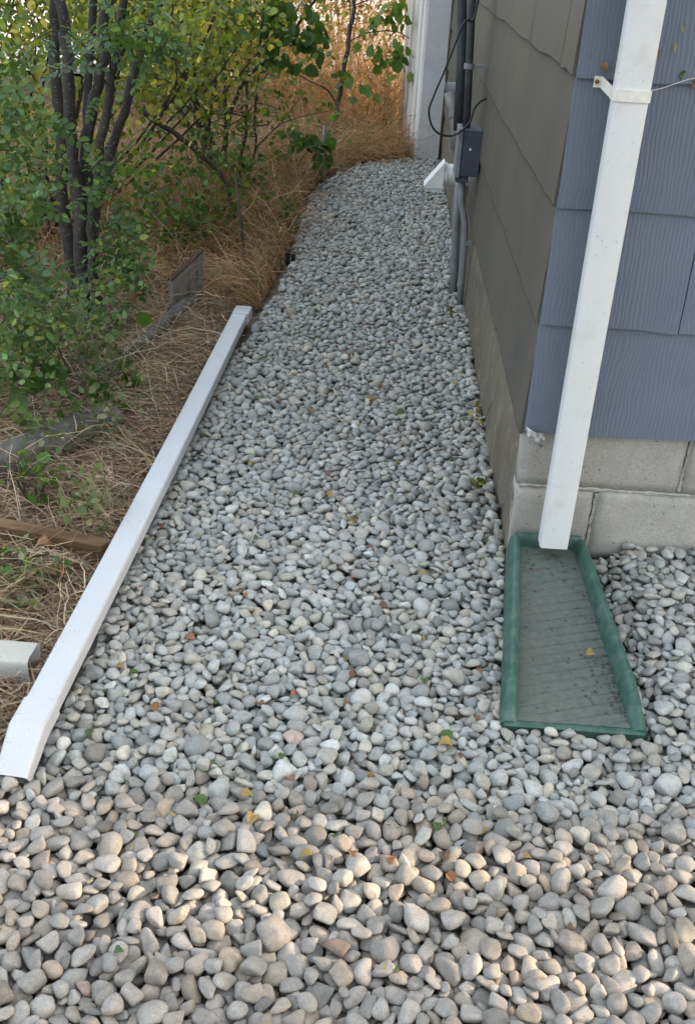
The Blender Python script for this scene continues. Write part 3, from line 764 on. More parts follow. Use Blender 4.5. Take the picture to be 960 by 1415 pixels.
def bchild(mb, name, mat, **kw):
    o = mb.build(name, mat, **kw); o.parent = bx; o.matrix_parent_inverse = Matrix.Translation((-.31, -4.36, -.53)); return o
bchild(MB().box(.285, .362, 4.300, 4.420, .548, .728), 'body', M['box_grey'], bevel=.004)
bchild(MB().box(.264, .2845, 4.294, 4.426, .542, .734), 'cover', M['conduit'], bevel=.004)
bchild(MB().box(.272, .325, 4.315, 4.400, .520, .5475), 'hub', M['box_grey'], bevel=.003)
bchild(MB().box(.3625, .3722, 4.330, 4.40, .56, .74), 'bracket', M['black_plastic'])
mb = MB(); mb.tube([(.318, 4.2995, .655), (.318, 4.2965, .655)], .005, 8); bchild(mb, 'screw', M['vent_white'])
lc = thing('small_conduit', 'slim grey conduit dropping from the junction box into the gravel', 'conduit', loc=(.345, 4.35, -.03))
mb = MB(); mb.tube([(.302, 4.36, .53), (.306, 4.355, .44), (.332, 4.35, .35), (.338, 4.35, .28), (.343, 4.35, .10), (.346, 4.35, -.05)], .0135, 12)
o = mb.build('pipe', M['conduit'], smooth=True); o.parent = lc; o.matrix_parent_inverse = Matrix.Translation((-.345, -4.35, .03))
o = MB().box(.33, .372, 4.338, 4.362, .258, .276).build('clip', M['conduit']); o.parent = lc; o.matrix_parent_inverse = Matrix.Translation((-.345, -4.35, .03))
mb = MB(); mb.tube([(.300, 4.50, .53), (.306, 4.52, .30), (.320, 4.53, .10), (.325, 4.53, -.05)], .017, 12)
tag(mb.build('drain_riser', M['conduit'], smooth=True, origin=(.325, 4.53, -.05)), 'thicker grey pipe standing just behind the slim conduit at the wall', 'pipe')
mb = MB(); mb.box(.322, .3705, 4.86, 4.93, -.04, .44)
tag(mb.build('wall_batten', M['pvc'], bevel=.004, origin=(.345, 4.9, 0)), 'pale flat batten on the side wall beneath the white vent', 'batten')
dr = thing('drain_pipe', 'grey plastic drain pipe with elbow coming out of the side wall', 'pipe', loc=(.30, 5.6, .7))
mb = MB(); mb.tube([(.372, 5.6, .725), (.262, 5.6, .725)], .038, 16); mb.tube([(.262, 5.6, .725), (.258, 5.6, .724)], .040, 16)
o = mb.build('elbow', M['conduit'], smooth=False, auto=40); o.parent = dr; o.matrix_parent_inverse = Matrix.Translation((-.30, -5.6, -.7))
mb = MB(); mb.tube([(.275, 5.58, .715), (.300, 5.56, .65), (.325, 5.54, .55), (.335, 5.53, .45)], .027, 14); o = mb.build('pipe', M['pvc'], smooth=True); o.parent = dr; o.matrix_parent_inverse = Matrix.Translation((-.30, -5.6, -.7))
mb = MB(); mb.tube([(.306, 5.555, .628), (.312, 5.55, .604)], .031, 14); o = mb.build('coupling', M['pvc'], auto=40); o.parent = dr; o.matrix_parent_inverse = Matrix.Translation((-.30, -5.6, -.7))
# cable: a smooth loop
cp = [(.300, 4.33, 1.9), (.292, 4.33, 1.19), (.245, 4.30, 1.113), (.191, 4.28, .956), (.152, 4.27, .848), (.139, 4.27, .793), (.159, 4.27, .734), (.200, 4.27, .708), (.252, 4.275, .712), (.302, 4.28, .757), (.316, 4.30, .803), (.338, 4.33, .831), (.366, 4.35, .843)]
cs = []
for i in range(len(cp) - 1):
    p0_, p1_, p2_, p3_ = (np.array(cp[max(0, min(len(cp) - 1, i + q))]) for q in (-1, 0, 1, 2))
    for q in range(6):
        t_ = q / 6; cs.append(tuple(.5 * ((2 * p1_) + (p2_ - p0_) * t_ + (2 * p0_ - 5 * p1_ + 4 * p2_ - p3_) * t_ ** 2 + (3 * p1_ - p0_ - 3 * p2_ + p3_) * t_ ** 3)))
cs.append(cp[-1])
tag(MB().tube(cs, .0042, 8).build('cable', M['rubber'], smooth=True, origin=cp[-1]), 'black cable hanging in a loop off the side wall by the conduits', 'cable')
# dryer vent
ve = thing('dryer_vent', 'white hooded dryer vent sticking out of the side wall', 'vent', loc=(.30, 4.8, .46))
def vchild(mb, name, mat, **kw):
    o = mb.build(name, mat, **kw); o.parent = ve; o.matrix_parent_inverse = Matrix.Translation((-.30, -4.8, -.46)); return o
vchild(MB().tube([(.372, 4.8, .462), (.252, 4.8, .458)], .047, 20), 'collar', M['vent_white'], auto=40)
vchild(MB().tube([(.262, 4.8, .459), (.246, 4.8, .458)], .053, 20), 'flange', M['vent_white'], auto=40)
hd = MB(); w2 = .056
pr = [(.246, .520), (.160, .412), (.162, .404), (.246, .404)]
hd.add([(x, 4.8 - w2, z) for x, z in pr] + [(x, 4.8 + w2, z) for x, z in pr], [(0, 1, 2, 3), (7, 6, 5, 4), (0, 4, 5, 1), (1, 5, 6, 2), (3, 7, 4, 0)])
hood_o = o = vchild(hd, 'hood', M['vent_white']); md = o.modifiers.new('thick', 'SOLIDIFY'); md.thickness = .002
gl = MB()
for k in range(8): gl.box(.168 + k * .010, .171 + k * .010, 4.8 - w2 + .004, 4.8 + w2 - .004, .388, .4035)
for k in range(3): gl.box(.166, .243, 4.8 - w2 + .006 + k * .05, 4.8 - w2 + .009 + k * .05, .388, .402)
gl.build('grille', M['vent_white']).parent = hood_o

# ------------------------------------------------------------------ timber and scraps in the bed
def timber(name, pts, rad, mat, label, cat, n=12, wob=.06):
    pts = [Vector(p) for p in pts]; dense = []
    for a_, b_ in zip(pts[:-1], pts[1:]):
        for q in range(10): dense.append(a_.lerp(b_, q / 10))
    dense.append(pts[-1]); base = tuple(dense[0]); n = 22
    mb = MB().tube(dense, rad, n, True); out = []
    for idx, v in enumerate(mb.V):
        i, k = divmod(idx, n); c = dense[min(i, len(dense) - 1)]; d = Vector(v) - c; a = 2 * math.pi * k / n
        f = 1 + .16 * mnoise.noise(Vector((math.cos(a) * 2.6, math.sin(a) * 2.6, i * .16 + rad * 50))) + .10 * mnoise.noise(Vector((math.cos(a) * 7, math.sin(a) * 7, i * .25)))
        out.append(tuple(c + d * f))
    mb.V = out; o = mb.build(name, mat, auto=70, origin=base)
    return tag(o, label, cat)
ta, tb_ = Vector((-1.42, 1.86, .028)), Vector((-.815, 2.86, .030)); rings = []
for k in range(41):
    f = k / 40; c = ta.lerp(tb_, f) + Vector((0, 0, .006 * mnoise.noise(Vector((f * 5, 0, 0))))); rg = frame_ring(c, tb_ - ta, .105, .095, .030)
    rings.append([p_ + (p_ - c) * (.07 * mnoise.noise(Vector((i * .8, f * 3, 4))) + .05 * mnoise.noise(Vector((i * 2.1, f * 22, 4)))) for i, p_ in enumerate(rg)])
tag(MB().loft(rings).build('timber', M['log'], auto=50, origin=tuple(ta)), 'weathered dark grey landscape timber lying in the dry grass under the leafy bush', 'timber')
timber('fallen_branch', [(-1.00, 3.05, .0), (-.90, 3.40, .018), (-.82, 3.85, .03), (-.78, 4.18, 0.030)], .024, M['log'], 'grey fallen branch half buried in straw leading to the board stub', 'branch')
# leaning weathered board stub
bs = thing('board_stub', 'weathered grey board stub with a pointed top standing in dry grass', 'board', loc=(-.82, 4.10, 0))
pl = MB(); q0, q1 = Vector((-.868, 4.02, 0)), Vector((-.772, 4.20, 0)); th_ = Vector((.020, -.012, 0))
q0f, q1f = q0 + th_, q1 + th_
face = [(q0, -.05), (q1, -.05), (q1, .205), (q0, .125)]
pl.add([(*p_.xy, z) for p_, z in face] + [(*(p_ + th_).xy, z) for p_, z in face], [(0, 3, 2, 1), (4, 5, 6, 7), (0, 1, 5, 4), (1, 2, 6, 5), (2, 3, 7, 6), (3, 0, 4, 7)])
board_o = o = pl.build('board', M['wood_grey'], bevel=.003); o.parent = bs; o.matrix_parent_inverse = Matrix.Translation((.82, -4.10, 0))
cap = MB(); dq = (q1 - q0)
ca = [q0 - dq * .005 - th_ * .02, q1 + dq * .005 - th_ * .02, q1 + dq * .005 + th_ * 1.02, q0 - dq * .005 + th_ * 1.02]; zz_ = [.1235, .2035, .2035, .1235]
cap.add([(*p_.xy, z + .002) for p_, z in zip(ca, zz_)] + [(*p_.xy, z + .008) for p_, z in zip(ca, zz_)], [(0, 3, 2, 1), (4, 5, 6, 7), (0, 1, 5, 4), (1, 2, 6, 5), (2, 3, 7, 6), (3, 0, 4, 7)])
o = cap.build('rotten_edge', mat_noisy('rotten', (.03, .014, .010), (.09, .045, .030), 60, .9)); o.parent = board_o
# brown edging plank
pk = MB(); a_, b_ = Vector((-1.25, 2.215, 0)), Vector((-.640, 2.085, 0)); n_ = Vector((.02, .036, 0))
pk.add([(*a_.xy, -.05), (*b_.xy, -.05), (*(b_ + n_).xy, -.05), (*(a_ + n_).xy, -.05), (*a_.xy, .052), (*b_.xy, .046), (*(b_ + n_).xy, .046), (*(a_ + n_).xy, .052)],
       [(0, 3, 2, 1), (4, 5, 6, 7), (0, 1, 5, 4), (1, 2, 6, 5), (2, 3, 7, 6), (3, 0, 4, 7)])
tag(pk.build('edging_plank', M['wood_brown'], bevel=.003, origin=tuple(b_)), 'brown edging plank on edge, running into the lying downspout', 'plank')
# stakes
tag(MB().tube([(-.63, 4.62, -.05), (-.66, 4.66, .20), (-.70, 4.75, .42)], [.0075, .007, .006], 8, True, .1).build('dark_stake', M['twig'], smooth=True, origin=(-.63, 4.62, -.05)), 'thin dark stake leaning in the straw behind the board stub', 'stake')
tag(MB().tube([(-.432, 6.76, -.06), (-.425, 6.76, .34)], .012, 10).build('metal_stake', M['conduit'], smooth=True, origin=(-.432, 6.76, -.06)), 'grey metal stake at the gravel edge among broad green leaves', 'stake')
es = thing('edging_stub', 'two black stubs of lawn edging poking out of the gravel', 'edging', loc=(-.45, 4.85, 0))
for k, (x, y, hgt) in enumerate(((-.474, 4.86, .050), (-.446, 4.84, .040))):
    o = MB().box(x, x + .019, y, y + .05, -.06, hgt).build('stub', M['black_plastic'], bevel=.002); o.parent = es; o.matrix_parent_inverse = Matrix.Translation((.45, -4.85, 0))

# ------------------------------------------------------------------ leaves and grass
def leaf_template(kind='oval'):
    """x along the leaf 0..1, y sideways, z fold; midrib of 4, two sides of 3"""
    prof = {'oval': (.30, .42, .28), 'round': (.42, .50, .34), 'pointed': (.34, .36, .17), 'narrow': (.10, .13, .09), 'obovate': (.17, .31, .29)}[kind]
    mid = [(0, 0, 0), (.3, 0, -.03), (.65, 0, -.02), (1, 0, -.10)]
    V = list(mid)
    for sg in (1, -1):
        for x, w_ in zip((.16, .46, .80), prof): V.append((x, sg * w_, .05 + .04 * (x - .4)))
    F = [(0, 1, 4), (1, 5, 4), (1, 2, 5), (2, 6, 5), (2, 3, 6), (0, 7, 1), (1, 7, 8), (1, 8, 2), (2, 8, 9), (2, 9, 3)]
    return np.array(V, float), np.array(F)
LT = {k: leaf_template(k) for k in ('oval', 'round', 'pointed', 'narrow', 'obovate')}
def frames(D, Nn):
    D = D / np.linalg.norm(D, axis=1)[:, None]; Yv = np.cross(Nn, D); Yv /= np.linalg.norm(Yv, axis=1)[:, None] + 1e-9
    Zv = np.cross(D, Yv); return D, Yv, Zv
def leaf_cloud(pos, D, Nn, size, kind, cols):
    T, F = LT[kind]; X_, Y_, Z_ = frames(D, Nn)
    V = pos[:, None, :] + size[:, None, None] * (T[None, :, 0:1] * X_[:, None, :] + T[None, :, 1:2] * Y_[:, None, :] + T[None, :, 2:3] * Z_[:, None, :])
    n = len(pos); FF = F[None] + (np.arange(n) * len(T))[:, None, None]
    return V.reshape(-1, 3), FF.reshape(-1, 3), np.repeat(cols, len(T), axis=0)
def rand_dirs(n, up=0., g=rng):
    v = g.normal(size=(n, 3)); v /= np.linalg.norm(v, axis=1)[:, None]; v[:, 2] += up; return v / np.linalg.norm(v, axis=1)[:, None]
def tint_list(n, base, var=.18, alt=None, palt=.0):
    c = np.array(base)[None] * np.exp(rng.normal(0, var, (n, 1))) * np.exp(rng.normal(0, .06, (n, 3)))
    if alt is not None:
        k = rng.random(n) < palt; c[k] = np.array(alt)[None] * np.exp(rng.normal(0, var, (k.sum(), 1)))
    return c
GREEN, BLUEGREEN, YGREEN, YELLOW = (.085, .155, .040), (.095, .165, .075), (.17, .20, .035), (.34, .27, .05)

def compound_mesh(name, pairs, length, leaflet, kind, base, g):
    """a feather-shaped leaf: stalk with pairs of leaflets"""
    pos, D, Nn, sz = [], [], [], []
    for k in range(pairs):
        s_ = (k + 1) / (pairs + .6); p_ = np.array([length * s_, 0, -.25 * length * s_ ** 2])
        for sg in (1, -1):
            pos.append(p_); D.append([.45 + .3 * s_, sg, -.25 + g.normal(0, .15)]); Nn.append([g.normal(0, .2), g.normal(0, .25), 1]); sz.append(leaflet * (1 - .25 * abs(s_ - .5)) * g.uniform(.85, 1.1))
    pos.append(np.array([length, 0, -.25 * length])); D.append([1, 0, -.4]); Nn.append([0, .1, 1]); sz.append(leaflet)
    cols = tint_list(len(pos), base, .12)
    V, F, cc_ = leaf_cloud(np.array(pos), np.array(D, float), np.array(Nn, float), np.array(sz), kind, cols)
    # stalk as a thin three sided rod
    n0 = len(V); rod = []; rf_ = []
    for k in range(5):
        s_ = k / 4; c0 = np.array([length * s_, 0, -.25 * length * s_ ** 2]); rr_ = .0011 * (1 - .5 * s_)
        for q in range(3): a = 2 * math.pi * q / 3; rod.append(c0 + [0, rr_ * math.cos(a), rr_ * math.sin(a)])
    for k in range(4):
        for q in range(3):
            q2 = (q + 1) % 3; i0, i1, i2, i3 = n0 + k * 3 + q, n0 + k * 3 + q2, n0 + k * 3 + 3 + q2, n0 + k * 3 + 3 + q
            rf_ += [(i0, i1, i2), (i0, i2, i3)]
    V = np.concatenate([V, rod]); F = np.concatenate([F, rf_]); cc_ = np.concatenate([cc_, np.tile(np.array(base) * 1.1, (len(rod), 1))])
    o = mesh(name, V, F, M['leaf'], smooth=True, col=cc_); me = o.data; bpy.data.objects.remove(o); return me
def simple_leaf_mesh(name, kind, base, size=1.0, mat='leaf', curl=0.):
    T, F = LT[kind]; V = T.copy() * size; V[:, 2] += curl * V[:, 0] * (1 - V[:, 0] / size) + curl * .7 * np.abs(V[:, 1])
    o = mesh(name, V, F, M[mat], smooth=True, col=tint_list(1, base, .05).repeat(len(V), 0)); me = o.data; bpy.data.objects.remove(o); return me
def set_pose(o, pos, D, Nn, s=1.0):
    X_, Y_, Z_ = frames(np.array([D], float), np.array([Nn], float)); X_, Y_, Z_ = X_[0], Y_[0], Z_[0]
    o.matrix_basis = Matrix(((X_[0] * s, Y_[0] * s, Z_[0] * s, pos[0]), (X_[1] * s, Y_[1] * s, Z_[1] * s, pos[1]), (X_[2] * s, Y_[2] * s, Z_[2] * s, pos[2]), (0, 0, 0, 1)))

def strands(n, root, az, length, rise, droop, reach, width, cols, seg=5, wig=.03, zmin=None):
    """n ribbons as arrays"""
    T = np.linspace(0, 1, seg + 1)[None, :]
    dh = np.stack([np.cos(az), np.sin(az)], 1)
    hor = (reach[:, None] * T + .25 * reach[:, None] * T ** 2) * length[:, None]
    zz = (rise[:, None] * T - droop[:, None] * T ** 2) * length[:, None]
    wg = rng.normal(0, 1, (n, seg + 1, 3)) * (wig * length)[:, None, None] * T[..., None]
    P = np.zeros((n, seg + 1, 3)); P[..., 0] = root[:, 0:1] + hor * dh[:, 0:1]; P[..., 1] = root[:, 1:2] + hor * dh[:, 1:2]; P[..., 2] = root[:, 2:3] + zz
    P += wg
    if zmin is not None: P[..., 2] = np.maximum(P[..., 2], zmin)
    tw = rng.uniform(0, math.pi, n); side = np.stack([-np.sin(az) * np.cos(tw), np.cos(az) * np.cos(tw), np.sin(tw)], 1)
    wd = width[:, None] * (1 - .75 * T ** 2)
    A = P - side[:, None, :] * wd[..., None] / 2; B = P + side[:, None, :] * wd[..., None] / 2
    V = np.stack([A, B], 2).reshape(n, -1, 3); k = 2 * (seg + 1)
    f = np.array([(2 * i, 2 * i + 1, 2 * i + 3, 2 * i + 2) for i in range(seg)])
    F = (f[None] + (np.arange(n) * k)[:, None, None]).reshape(-1, 4)
    return V.reshape(-1, 3), F, np.repeat(cols, k, axis=0)
def U(a, b, n): return rng.uniform(a, b, n)

# dead grass matted over the bed
def away(rt):
    a_ = U(0, 6.283, len(rt)); near = rt[:, 0] > edge_x(np.clip(rt[:, 1], 1.36, 7.88)) - .20
    return np.where(near, U(1.75, 4.55, len(rt)), a_)
def bed_roots(n, y0, y1, x0f, x1f, pw=1.0):
    y = U(y0, y1, n); x = x0f + (x1f - x0f) * rng.random(n) ** pw
    x = np.minimum(x, edge_x(np.clip(y, 1.36, 7.88)) - .015 - .05 * rng.random(n) * (y < 4))
    return np.stack([x, y, np.full(n, -.006) + .02 * rng.random(n) ** 2], 1)
STRAW, ORANGE = (.40, .305, .215), (.38, .215, .105)
n = 34000; rt = bed_roots(n, 1.45, 4.7, -1.50, -.60)
kp = (rt[:, 0] > -.93) | (rng.random(n) < .42); rt = rt[kp]; n = len(rt)
V1 = strands(n, rt, away(rt), U(.06, .24, n), U(.05, .55, n), U(.2, .7, n), U(.4, 1., n), U(.0018, .0042, n), tint_list(n, STRAW, .34, (.22, .15, .10), .35), 5, .035, -.002)
n = 420; rt = bed_roots(n, 1.6, 4.6, -1.4, -.60)
V2 = strands(n, rt, away(rt), U(.22, .55, n), U(.4, 1.3, n), U(.3, 1.1, n), U(.3, 1., n), U(.0015, .0028, n), tint_list(n, (.46, .36, .24), .2), 8, .03, -.01)
n = 17000; rt = bed_roots(n, 4.1, 9.5, -.42, -3.0, 1.7)
V3 = strands(n, rt, away(rt), U(.10, .38, n), U(.3, 1.1, n), U(.2, .8, n), U(.3, .9, n), U(.003, .006, n), tint_list(n, (.32, .215, .125), .3, (.36, .18, .085), .3), 5, .035, -.002)
n = 7000; rt = np.stack([U(-3.2, -1.35, n), U(1.42, 4.8, n), np.full(n, -.006)], 1)
V6 = strands(n, rt, U(0, 6.283, n), U(.10, .30, n), U(.1, .7, n), U(.2, .7, n), U(.4, 1., n), U(.002, .0045, n), tint_list(n, STRAW, .34, (.22, .15, .10), .35), 5, .04, -.002)
n = 5000; y = U(4.9, 8.2, n); x = edge_x(np.clip(y, 1.36, 7.88)) - .05 - 1.3 * rng.random(n) ** 1.3; rt = np.stack([x, y, np.full(n, -.01)], 1)
V4 = strands(n, rt, U(0, 6.283, n), U(.2, .6, n), U(.5, 1.1, n), U(.1, .8, n), U(.1, .8, n), U(.003, .006, n), tint_list(n, (.34, .20, .11), .3, (.34, .25, .155), .4), 7, .045, -.002)
n = 700; f_ = rng.random(n); on2 = rng.random(n) < .4; lx = np.where(on2, np.interp(f_, [0, .4, 1], [-.98, -.90, -.78]), np.interp(f_, [0, .6, 1], [-1.2, -.95, -.80])); ly = np.where(on2, np.interp(f_, [0, .4, 1], [3.1, 3.4, 4.15]), np.interp(f_, [0, .6, 1], [2.15, 2.58, 2.86])); rt = np.stack([lx + rng.normal(0, .05, n), ly + rng.normal(0, .05, n), np.where(on2, U(.01, .05, n), U(.0, .085, n))], 1)
V5 = strands(n, rt, U(0, 6.283, n), U(.05, .2, n), U(-.1, .5, n), U(.2, .8, n), U(.4, 1., n), U(.0016, .0036, n), tint_list(n, STRAW, .34, (.22, .15, .10), .35), 5, .04, -.002)
parts = [V1, V2, V3, V4, V5, V6]; off = 0; Vv, Ff, Cc = [], [], []
for a_, f_, c in parts: Vv.append(a_); Ff.append(f_ + off); Cc.append(c); off += len(a_)
tag(mesh('dry_grass', np.concatenate(Vv), np.concatenate(Ff), M['straw'], col=np.concatenate(Cc)), 'matted straw-coloured dead grass covering the bed beside the gravel', 'dry grass', kind='stuff')
n = 1500; y = U(1.5, 5.2, n); x = edge_x(np.clip(y, 1.36, 7.88)) - .08 - .9 * rng.random(n) ** .8
LL = leaf_cloud(np.stack([x, y, U(-.005, .02, n)], 1), rand_dirs(n) * [1, 1, .25], rand_dirs(n, 1.2), U(.015, .038, n), 'oval', tint_list(n, (.16, .105, .07), .35, (.26, .19, .13), .4))
tag(mesh('leaf_litter', LL[0], LL[1], M['dead'], None, True, LL[2]), 'brown leaf litter scattered through the straw under the shrubs', 'leaf litter', kind='stuff')
# rust-coloured tall dry weeds behind the path end
n = 3000; y = U(7.9, 10.6, n); x = U(-1.25, .22, n); x = np.minimum(x, np.where(y < 9.2, .06 - .10 * (y - 7.84), .6)); rt = np.stack([x, y, np.full(n, -.02)], 1)
hgt = np.where(y < 8.5, U(.08, .30, n), U(.5, 1.5, n))
V1 = strands(n, rt, U(0, 6.283, n), hgt, U(.6, 1.05, n), U(0, .45, n), U(.05, .6, n), U(.003, .007, n), tint_list(n, ORANGE, .3, (.42, .30, .17), .35), 9, .05)
n = 4200; y = U(7.55, 9.2, n); x = U(-.75, .18, n); keep = (y > np.interp(x, [-.5, -.34, -.2, 0, .2], [7.0, 7.2, 7.55, 7.78, 7.95])) & (x < .10 - .12 * np.maximum(y - 7.84, 0)); rt = np.stack([x, y, np.full(n, -.01)], 1)[keep]; n = len(rt)
V2 = strands(n, rt, U(0, 6.283, n), U(.12, .50, n), U(.2, .9, n), U(.25, .7, n), U(.4, 1., n), U(.003, .006, n), tint_list(n, (.44, .26, .13), .28), 6, .045, -.005)
nl = 5200; yl = U(8.45, 10.4, nl); xl = U(-1.3, .25, nl); xl = np.minimum(xl, np.where(yl < 9.1, .02 - .10 * (yl - 7.84), .6)); zl = 1.35 * rng.random(nl) ** 1.2; LW = leaf_cloud(np.stack([xl, yl, zl], 1), rand_dirs(nl, -.5), rand_dirs(nl), U(.02, .055, nl), 'narrow', tint_list(nl, (.38, .215, .10), .35, (.17, .19, .05), .3))
def tri(f): return np.concatenate([f[:, [0, 1, 2]], f[:, [0, 2, 3]]])
tag(mesh('rust_weeds', np.concatenate([V1[0], V2[0], LW[0]]), np.concatenate([tri(V1[1]), tri(V2[1] + len(V1[0])), LW[1] + len(V1[0]) + len(V2[0])]), M['straw'], col=np.concatenate([V1[2], V2[2], LW[2]])), 'tall rust-orange dry weeds behind the end of the gravel path', 'weeds', kind='stuff')

# ---- shrubs
def spline(pts, k=5):
    out = []; P_ = [np.array(p_, float) for p_ in pts]
    for i in range(len(P_) - 1):
        a0, a1, a2, a3 = P_[max(i - 1, 0)], P_[i], P_[i + 1], P_[min(i + 2, len(P_) - 1)]
        for q in range(k):
            t_ = q / k; out.append(.5 * (2 * a1 + (a2 - a0) * t_ + (2 * a0 - 5 * a1 + 4 * a2 - a3) * t_ ** 2 + (3 * a1 - a0 - 3 * a2 + a3) * t_ ** 3))
    out.append(P_[-1]); return out
def stem(parent, pts, r0, r1, mat='bark', n=10, name='stem', wob=.05, jit=.004):
    S = spline(pts); m_ = len(S)
    S = [s_ + rng.normal(0, jit, 3) * (1 if 0 < i < m_ - 1 else 0) for i, s_ in enumerate(S)]
    o = MB().tube(S, [r0 + (r1 - r0) * i / (m_ - 1) for i in range(m_)], n, True, wob).build(name, M[mat], smooth=True)
    o.parent = parent; o.matrix_parent_inverse = Matrix.Translation(-parent.location); return S
def twig_part(parent, segs, name='twigs'):
    mb = MB()
    for pts, r0, r1 in segs:
        S = spline(pts, 3); mb.tube(S, [r0 + (r1 - r0) * i / (len(S) - 1) for i in range(len(S))], 5, False)
    o = mb.build(name, M['twig'], smooth=True); o['kind'] = 'stuff'; o.parent = parent; o.matrix_parent_inverse = Matrix.Translation(-parent.location); return o
def foliage_part(parent, V, F, cc_, name='foliage', stuff=True):
    o = mesh(name, V, F, M['leaf'], None, True, cc_); o.parent = parent; o.matrix_parent_inverse = Matrix.Translation(-parent.location)
    if stuff: o['kind'] = 'stuff'
    return o
g_ = np.random.default_rng(3)
CM = [compound_mesh('compound_leaf', int(pr_), ln_, lf_, 'obovate', bs_, g_) for pr_, ln_, lf_, bs_ in ((4, .095, .027, BLUEGREEN), (5, .115, .028, GREEN), (3, .080, .030, (.12, .20, .08)), (4, .10, .030, (.13, .20, .055)), (5, .12, .026, (.08, .155, .07)), (3, .07, .026, (.20, .23, .06)))]
BM = [simple_leaf_mesh('broad_leaf', kd, bs_, 1, 'leaf', cu) for kd, bs_, cu in (('round', (.065, .130, .030), .15), ('pointed', (.055, .115, .028), -.1), ('round', (.10, .17, .032), .1), ('pointed', (.12, .19, .035), -.15), ('oval', (.08, .145, .04), .2))]

sh = thing('shrub', 'multi-stemmed shrub with dark speckled bark and feathery leaves', 'shrub', loc=(-1.12, 3.78, -.03))
STEMS = [([(-1.127, 3.74, -.08), (-1.133, 3.75, .344), (-1.132, 3.75, .554), (-1.137, 3.75, .682), (-1.132, 3.75, .976), (-1.14, 3.76, 1.142), (-1.20, 3.80, 1.7), (-1.35, 3.85, 2.4)], .027, .014),
         ([(-1.115, 3.82, -.08), (-1.118, 3.8, .20), (-1.120, 3.8, .413), (-1.099, 3.8, .676), (-1.028, 3.8, .933), (-.993, 3.8, 1.148), (-.90, 3.85, 1.7), (-.75, 3.9, 2.4)], .026, .014),
         ([(-1.085, 3.70, -.08), (-1.079, 3.7, .225), (-1.072, 3.7, .439), (-1.016, 3.7, .697), (-.963, 3.7, .926), (-.909, 3.7, 1.156), (-.80, 3.65, 1.7), (-.6, 3.5, 2.3)], .021, .011),
         ([(-1.15, 3.93, -.08), (-1.141, 3.95, .293), (-1.099, 3.95, .49), (-1.015, 3.95, .718), (-.929, 3.95, .965), (-.901, 3.95, 1.061), (-.842, 3.95, 1.149), (-.6, 4.0, 1.7), (-.4, 4.1, 2.2)], .021, .010),
         ([(-1.25, 4.0, -.08), (-1.262, 4.0, .359), (-1.251, 4.0, .912), (-1.234, 4.0, 1.127), (-1.25, 4.0, 1.8), (-1.3, 4.1, 2.4)], .026, .012),
         ([(-1.19, 4.05, -.08), (-1.185, 4.05, .45), (-1.16, 4.05, .75), (-1.12, 4.05, 1.05), (-1.05, 4.1, 1.6), (-1.0, 4.2, 2.2)], .022, .010),
         ([(-1.40, 3.80, -.08), (-1.43, 3.82, .4), (-1.47, 3.85, .8), (-1.45, 3.85, 1.2), (-1.5, 3.9, 1.9)], .013, .008),
         ([(-1.30, 3.35, -.08), (-1.36, 3.35, .15), (-1.42, 3.3, .32), (-1.50, 3.25, .6), (-1.6, 3.2, 1.1)], .020, .009)]
stem_pts = [stem(sh, *s_) for s_ in STEMS]
def px2(x, y, Y):
    """a point at depth Y on the sight line of a spot in the photograph (used to lay out plants in the bed)"""
    q = AX @ np.array([(x - 480) / 1400, (y - 707.5) / 1400, 1.]); return np.array([0, 0, CAM_H]) + q * (Y / q[1])
# leafy sprays: a twig from a stem, leaves along it
segs = []; leaves = []
SPR = [(40, 60, 3.3, 90), (90, 95, 3.45, 70), (60, 130, 3.2, 90), (20, 190, 3.1, 80), (60, 220, 3.1, 90), (30, 260, 3.0, 80), (70, 250, 3.2, 60), (20, 310, 3.0, 60), (60, 300, 3.1, 60),
       (30, 420, 2.75, 80), (70, 440, 2.8, 70), (20, 460, 2.7, 70), (50, 480, 2.75, 60), (90, 470, 2.85, 50), (10, 500, 2.7, 50), (30, 520, 2.7, 50), (15, 545, 2.65, 40),
       (160, 350, 3.45, 50), (190, 340, 3.5, 40), (165, 385, 3.4, 60), (190, 390, 3.45, 45), (145, 410, 3.35, 60), (110, 430, 3.3, 50), (165, 230, 3.55, 40), (160, 260, 3.55, 40), (205, 60, 3.6, 45), (240, 65, 3.6, 40), (215, 30, 3.65, 45), (185, 55, 3.6, 40), (150, 300, 3.5, 45), (40, 350, 3.0, 60), (10, 130, 3.2, 60), (120, 60, 3.3, 50), (10, 330, 2.8, 60), (60, 400, 2.8, 60), (100, 395, 2.9, 60), (5, 400, 2.7, 60)]
for (x, y, Y, sprd) in SPR:
    tip = px2(x, y, Y); root = min((p_ for S in stem_pts for p_ in S), key=lambda p_: np.linalg.norm(p_ - tip) + (.3 if p_[2] < tip[2] - .6 or p_[2] < .05 else 0) + .4 * abs(p_[2] - tip[2] + .15))
    mid = (root + tip) / 2 + np.array([rng.normal(0, .04), rng.normal(0, .04), .08]); segs.append(([root, mid, tip], .0035, .0012))
    for q in range(7):
        t_ = rng.uniform(.45, 1.05); bp = (1 - t_) ** 2 * root + 2 * t_ * (1 - t_) * mid + t_ * t_ * tip + rng.normal(0, .03, 3) * (sprd / 60)
        leaves.append((bp, rand_dirs(1, -.15)[0] * [1, 1, .6], rand_dirs(1, 1.3)[0]))
twig_part(sh, segs)
for q, (bp, D, Nn) in enumerate(leaves[:285]):
    o = link_mesh('leaf', CM[int(rng.choice(6, p=[.26, .22, .18, .16, .12, .06]))]); set_pose(o, bp, D, Nn, rng.uniform(.75, 1.25)); o.parent = sh; o.matrix_parent_inverse = Matrix.Translation(-sh.location)
